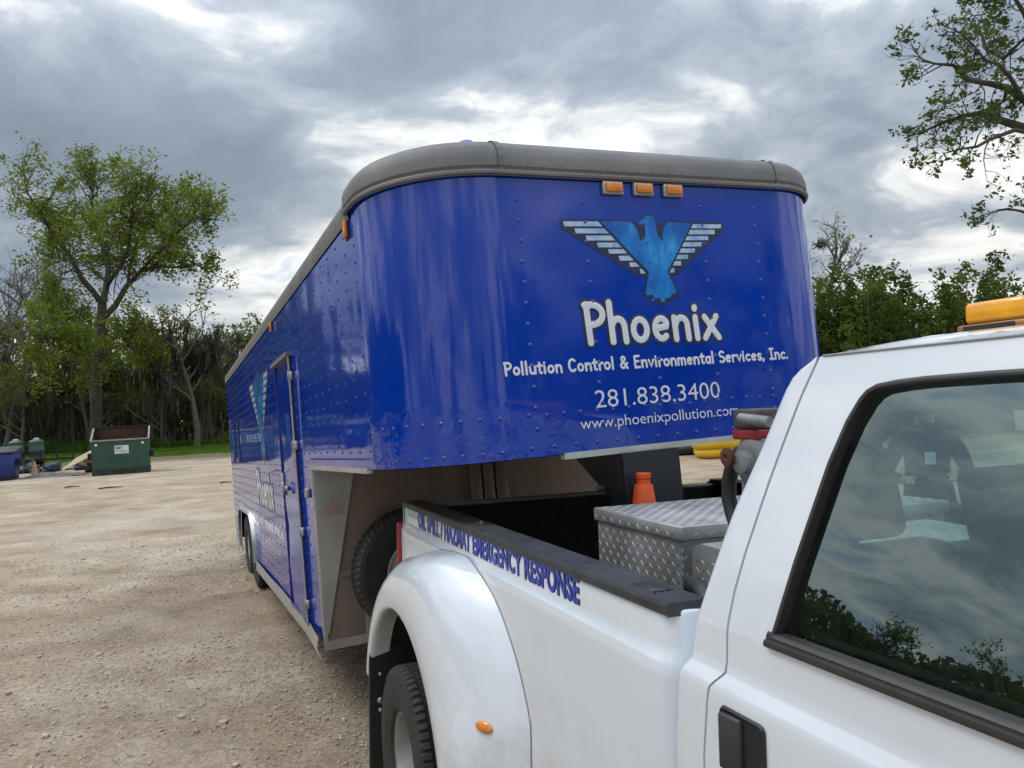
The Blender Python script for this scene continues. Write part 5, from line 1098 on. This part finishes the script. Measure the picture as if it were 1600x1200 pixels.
pallet((-18.0, 32.9, 0), .3, 'dark wooden pallet at the bottom beneath the plywood sheet'); pallet((-17.9, 32.95, .14), .42, 'wooden pallet stacked second beneath the plywood sheet'); pallet((-17.95, 33.0, .28), .25, 'wooden pallet on top of the stack beneath the plywood sheet'); pallet((-22.2, 34.4, 0), .5, 'wooden pallet flat on the ground behind the blue dumpster')
# tarp
xs_ = np.linspace(0, 2.6, 26); ys_ = np.linspace(0, 1.2, 14); XX, YY = np.meshgrid(xs_, ys_); hh = (.13 * np.sin(np.pi * XX / 2.6) ** .7 * np.sin(np.pi * YY / 1.2) ** .7 * (1 + 1.2 * vnoise(XX, YY, .35, 91)) + .08 * vnoise(XX, YY, .16, 92)).clip(.004, 1)
ii = np.arange(XX.size).reshape(XX.shape); o_ = obj('tarp', np_mesh('tarp', np.stack([XX, YY, hh], -1), np.stack([ii[:-1, :-1], ii[:-1, 1:], ii[1:, 1:], ii[1:, :-1]], -1).reshape(-1, 4), plain('grey_tarp', (.085, .085, .078), .7, var=.35, scale=3))); o_.location = (-19.75, 31.0, .0); o_.rotation_euler = (0, 0, .08); tag(o_, 'crumpled grey tarp lying on the ground in front of the plywood', 'tarp')
# small faded cone
t = thing('traffic_cone', 'small faded cone standing in the scrap beside the plywood', 'cone', (-19.9, 32.6, 0)); cm_ = plain('faded_cone', (.42, .26, .18), .7)
m = MB(); m.lathe([(.13, .03), (.03, .62), (0, .62)], 16); obj('cone_body', m, cm_, t, 40); m = MB(); m.box((-.18, -.18, 0), (.18, .18, .03)); obj('cone_base', m, cm_, t)
# low utility trailer heaped with black scrap
t = thing('utility_trailer', 'low black flatbed trailer frame behind the blue dumpster', 'trailer', (-24.4, 35.5, 0), .05)
for x0, x1, z0, z1 in ((0, 4.4, .50, .60), (0, 4.4, .92, .97)): obj('side_rail', MB().box((x0, 0, z0), (x1, .05, z1)), LINER, t)
for x in np.linspace(0, 4.35, 7): obj('stake', MB().box((x, .0, .6), (x + .05, .048, .92)), LINER, t)
obj('deck', MB().box((0, .05, .50), (4.4, 1.8, .56)), LINER, t)
for x in (1.6, 2.45):
    m = MB(); m.lathe([(.14, .08), (.30, .09), (.33, .05), (.33, -.05), (.30, -.09), (.14, -.08)], 24, lambda a, b, h, x=x: (x + a, -.12 + h, .33 + b)); obj('wheel', m, RUBBER, t, 40)
rs = random.Random(12); SM = [plain('scrap_black', (.02, .02, .022), .6, var=.3), plain('scrap_grey', (.10, .105, .11), .6, var=.3), plain('scrap_blue', (.02, .03, .055), .5, var=.3), plain('scrap_brown', (.13, .075, .05), .8, var=.3)]
kinds = ['bin bag', 'crate', 'drum', 'bundle']
for k in range(14):
    x = -23.9 + 4.6 * rs.random(); y = 34.2 + 1.6 * rs.random(); s_ = .20 + .2 * rs.random(); m = MB(); mi = k % 4
    zb = 0.0 if y < 35.4 or x > -20 else .56
    if k % 2 == 0:
        bm = bmesh.new(); bmesh.ops.create_icosphere(bm, subdivisions=3, radius=1)
        ph = rs.random() * 9
        for v in bm.verts:
            q = v.co.copy(); g = 1 + .22 * math.sin(q.x * 4 + ph) * math.cos(q.y * 5 - ph) + .16 * math.sin(q.z * 7 + q.x * 5 + ph); v.co = Vector((q.x * s_ * 1.25 * g, q.y * s_ * g, max(0, (q.z * .62 + .5) * s_ * g)))
        me = bpy.data.meshes.new('rubbish_bag'); bm.to_mesh(me); bm.free(); me.materials.append(SM[mi]); shade(me, 60); o_ = obj('rubbish_bag', me)
        o_.location = (x, y, zb); tag(o_, 'lumpy dark rubbish bag on the scrap heap behind the blue dumpster', 'bag', 'rubbish bags on the scrap heap')
    else:
        o_ = thing('crate', 'battered slatted crate on the scrap heap behind the blue dumpster', 'crate', (x, y, zb), rs.random() * 3, 'crates on the scrap heap')
        for q in range(3):
            for sd2 in (0, 1): obj('slat', MB().box((0, sd2 * s_ * 1.2, q * .14), (s_ * 1.6, sd2 * s_ * 1.2 + .02, q * .14 + .10)), SM[mi], o_)
            for sd2 in (0, 1): obj('slat', MB().box((sd2 * s_ * 1.6, .02, q * .14), (sd2 * s_ * 1.6 + .02, s_ * 1.2, q * .14 + .10)), SM[mi], o_)
        obj('bottom', MB().box((0, 0, .01), (s_ * 1.6, s_ * 1.2, .03)), SM[mi], o_)
for k, (x, y) in enumerate(((-23.3, 36.8), (-22.4, 36.9))):
    t = thing('barrel', ('left' if k == 0 else 'right') + ' of two dark green drums with pale tops behind the scrap', 'barrel', (x, y, 0)); m = MB(); m.lathe([(0, 1.45), (.20, 1.45), (.30, 1.38), (.32, 1.36), (.32, .9), (.335, .88), (.32, .86), (.32, .46), (.335, .44), (.32, .42), (.31, 0)], 24); obj('drum', m, plain('drum_green', (.03, .06, .055), .5, var=.2), t, 40); m = MB(); m.lathe([(0, 1.53), (.11, 1.52), (.13, 1.452)], 16); obj('drum_cap', m, plain('pale_cap', (.4, .45, .48), .5), t, 40)
# thin post
m = MB(); m.tube([(0, 0, 0), (.02, 0, 1.35)], .03, 6); o_ = obj('fence_post', m, BARK); o_.location = (-20.6, 38.5, 0); tag(o_, 'thin dark post standing in the grass behind the plywood', 'post')
# sticks and clods on the yard
for k, (px, py, l_) in enumerate(((112, 763, .45), (172, 764, .7), (352, 756, .3))):
    p = at(px, py, 20); d_ = p - Vector((0, 0, EYE)); p = Vector((0, 0, EYE)) + d_ * (-EYE / d_.z); m = MB(); m.tube([(-l_ / 2, 0, .03), (-.1, .08, .05), (l_ / 2, .1, .04)], [.02, .025, .010], 5); o_ = obj('stick', m, BARK); o_.location = p; tag(o_, ['dark stick lying on the pale yard, leftmost of three', 'longer dark stick lying in front of the green dumpster', 'short dark stick lying close to the trailer side'][k], 'stick')
# ------------------------------------------------------------------ yard things, right
YEL = plain('yellow_vinyl', (.72, .47, .015), .35, var=.12, scale=4)
t = thing('containment_boom', 'yellow inflated boom coiled in a stack, seen under the trailer nose', 'boom', (6.25, 23.4, 0))
for k in range(3):
    m = MB(); R_ = .95 - .07 * (2 - k) ; m.tube([(R_ * math.cos(a), R_ * .9 * math.sin(a), .17 + k * .25 + .02 * math.sin(a * 3 + k)) for a in np.linspace(0, 2 * math.pi, 40)], .16, 12, cap=False); obj('coil', m, YEL, t, 60)
for k, (x, y, z, r_p, lab) in enumerate(((4.3, 24.6, .16, .16, 'black pipe lying lowest behind the yellow boom'), (4.1, 25.1, .18, .18, 'black pipe lying behind the front pipe near the yellow boom'), (4.2, 24.85, .46, .14, 'black pipe resting on top of the other two pipes'))):
    m = MB(); m.lathe([(r_p * .8, 0), (r_p, 0), (r_p, 4.2), (r_p * .8, 4.2), (r_p * .8, 0)], 18, lambda a, b, h: (h, a, b)); o_ = obj('black_pipe', m, HOSE, None, 50); o_.location = (x - .8, y, z); tag(o_, lab, 'pipe')
# white site trailer far beyond, seen through the cab windows
t = thing('office_trailer', 'low white box trailer far beyond the cab, seen through its windows', 'trailer', (14.6, 21.5, 0), math.radians(-8))
WP = plain('white_panel', (.62, .63, .60), .5, var=.1, scale=2)
m = MB(); m.box((0, 0, .30), (5.2, 2.0, 1.75)); bevel(obj('shell', m, WP, t), .02, 1); m = MB(); m.box((-.01, -.012, 1.0), (5.2, -.001, 1.04)); obj('trim_strip', m, ALU, t); m = MB(); m.box((.95, -.015, 1.20), (1.5, -.001, 1.42)); obj('vent', m, GREYD, t)
for x in (2.0, 2.9):
    m = MB(); m.lathe([(.14, .08), (.30, .09), (.33, .05), (.33, -.05), (.30, -.09), (.14, -.08)], 24, lambda a, b, h, x=x: (x + a, .1 + h, .33 + b)); obj('wheel', m, RUBBER, t, 40)
# ------------------------------------------------------------------ person beyond the truck
def person(loc, rz):
    J = {'pel': (0, 0, .93), 'sp': (0, .01, 1.10), 'ch': (0, .0, 1.30), 'nk': (0, -.01, 1.44), 'hd0': (0, -.02, 1.50), 'hd1': (0, -.025, 1.60), 'hd2': (0, -.015, 1.66),
         'sl': (.17, 0, 1.37), 'el': (.27, .03, 1.11), 'wl': (.18, -.20, 1.10), 'hl': (.15, -.27, 1.11), 'sr': (-.17, 0, 1.37), 'er': (-.28, .03, 1.11), 'wr': (-.17, -.20, 1.08), 'hr': (-.13, -.27, 1.09),
         'hpl': (.10, 0, .88), 'kl': (.115, -.02, .48), 'al': (.12, .02, .09), 'tl': (.13, -.14, .035), 'hpr': (-.10, 0, .88), 'kr': (-.12, -.02, .48), 'ar': (-.13, .02, .09), 'tr': (-.15, -.14, .035)}
    E_ = [('pel', 'sp'), ('sp', 'ch'), ('ch', 'nk'), ('nk', 'hd0'), ('hd0', 'hd1'), ('hd1', 'hd2'), ('ch', 'sl'), ('sl', 'el'), ('el', 'wl'), ('wl', 'hl'), ('ch', 'sr'), ('sr', 'er'), ('er', 'wr'), ('wr', 'hr'), ('pel', 'hpl'), ('hpl', 'kl'), ('kl', 'al'), ('al', 'tl'), ('pel', 'hpr'), ('hpr', 'kr'), ('kr', 'ar'), ('ar', 'tr')]
    Rd = {'pel': .15, 'sp': .14, 'ch': .165, 'nk': .058, 'hd0': .072, 'hd1': .092, 'hd2': .075, 'sl': .078, 'el': .052, 'wl': .034, 'hl': .032, 'sr': .078, 'er': .052, 'wr': .034, 'hr': .032, 'hpl': .105, 'kl': .068, 'al': .045, 'tl': .04, 'hpr': .105, 'kr': .068, 'ar': .045, 'tr': .04}
    names = list(J); fin = []
    for h, sx_ in (('hl', 1), ('hr', -1)):
        b = Vector(J[h])
        for q in range(4):
            n1, n2 = f'{h}f{q}a', f'{h}f{q}b'; J[n1] = tuple(b + Vector((sx_ * (.022 - .014 * q), -.045, .008 - .004 * q))); J[n2] = tuple(b + Vector((sx_ * (.012 - .014 * q), -.075 - (.008 if q in (1, 2) else 0), -.022))); Rd[n1] = .0095; Rd[n2] = .008; E_ += [(h, n1), (n1, n2)]
        n1 = h + 'th'; J[n1] = tuple(b + Vector((sx_ * -.040, -.015, .02))); Rd[n1] = .011; E_.append((h, n1))
    names = list(J); me = bpy.data.meshes.new('body'); me.from_pydata([J[n_] for n_ in names], [(names.index(a), names.index(b)) for a, b in E_], [])
    o_ = bpy.data.objects.new('body', me); COL.objects.link(o_); sk = o_.modifiers.new('s', 'SKIN'); o_.modifiers.new('d', 'SUBSURF').levels = 2
    for i, n_ in enumerate(names): me.skin_vertices[0].data[i].radius = (Rd[n_] * (1.12 if n_ in ('ch', 'sp', 'pel') else 1), Rd[n_] * (.8 if n_ in ('ch', 'sp', 'pel') else 1)); me.skin_vertices[0].data[i].use_root = (n_ == 'pel')
    dg = bpy.context.evaluated_depsgraph_get(); dg.update(); nm = bpy.data.meshes.new_from_object(o_.evaluated_get(dg)); bpy.data.objects.remove(o_)
    JK, TRO, SKN, BOOT = plain('dark_jacket', (.012, .014, .020), .8, var=.3), plain('dark_trousers', (.02, .022, .03), .85, var=.3), plain('skin', (.42, .25, .17), .5, var=.1), plain('boots', (.02, .015, .012), .6)
    nm.materials.clear(); [nm.materials.append(q) for q in (JK, TRO, SKN, BOOT)]
    for p in nm.polygons:
        c = p.center; p.use_smooth = True
        p.material_index = 2 if c.z > 1.475 or c.y < -.225 else 3 if c.z < .12 else 1 if c.z < .90 else 0
    t = thing('person', 'person in dark jacket standing beyond the truck, seen through the cab windows', 'person', loc, rz); obj('body', nm, None, t)
    m = MB(); m.lathe([(.0, .125), (.05, .118), (.085, .085), (.10, .04), (.102, .0), (.108, -.006), (.098, -.01)], 20, lambda x, y, h: (x, y * 1.12 - .012, 1.60 + h)); m.box((-.075, -.20, 1.595), (.075, -.10, 1.605)); obj('cap', m, JK, t, 50)
    fm = MB()
    for sx_ in (-1, 1): fm.lathe([(.012, 0), (.008, .006), (0, .008)], 8, lambda x, y, h, sx_=sx_: (sx_ * .033 + x, -.108 - h, 1.575 + y))
    obj('eyes', fm, LINER, t); m = MB(); m.add([(-.014, -.108, 1.535), (.014, -.108, 1.535), (0, -.138, 1.540), (0, -.108, 1.575)], [(0, 1, 2), (1, 3, 2), (0, 2, 3)]); obj('nose', m, SKN, t, 80)
    m = MB(); m.box((-.028, -.104, 1.507), (.028, -.098, 1.514)); obj('mouth', m, plain('lips', (.25, .10, .08), .5), t)
    for sx_ in (-1, 1): m = MB(); m.lathe([(.0, .012), (.022, .008), (.026, -.006)], 10, lambda x, y, h, sx_=sx_: (sx_ * (.092 + h), -.01 + x * .7, 1.555 + y)); obj('ear', m, SKN, t, 60)
    m = MB(); m.box((-.02, -.175, 1.19), (.05, -.168, 1.28)); obj('badge', m, WHITEV, t)
    return t
person((3.22, 6.2, 0.0), math.radians(-25)).scale = (1.06, 1.06, 1.06)
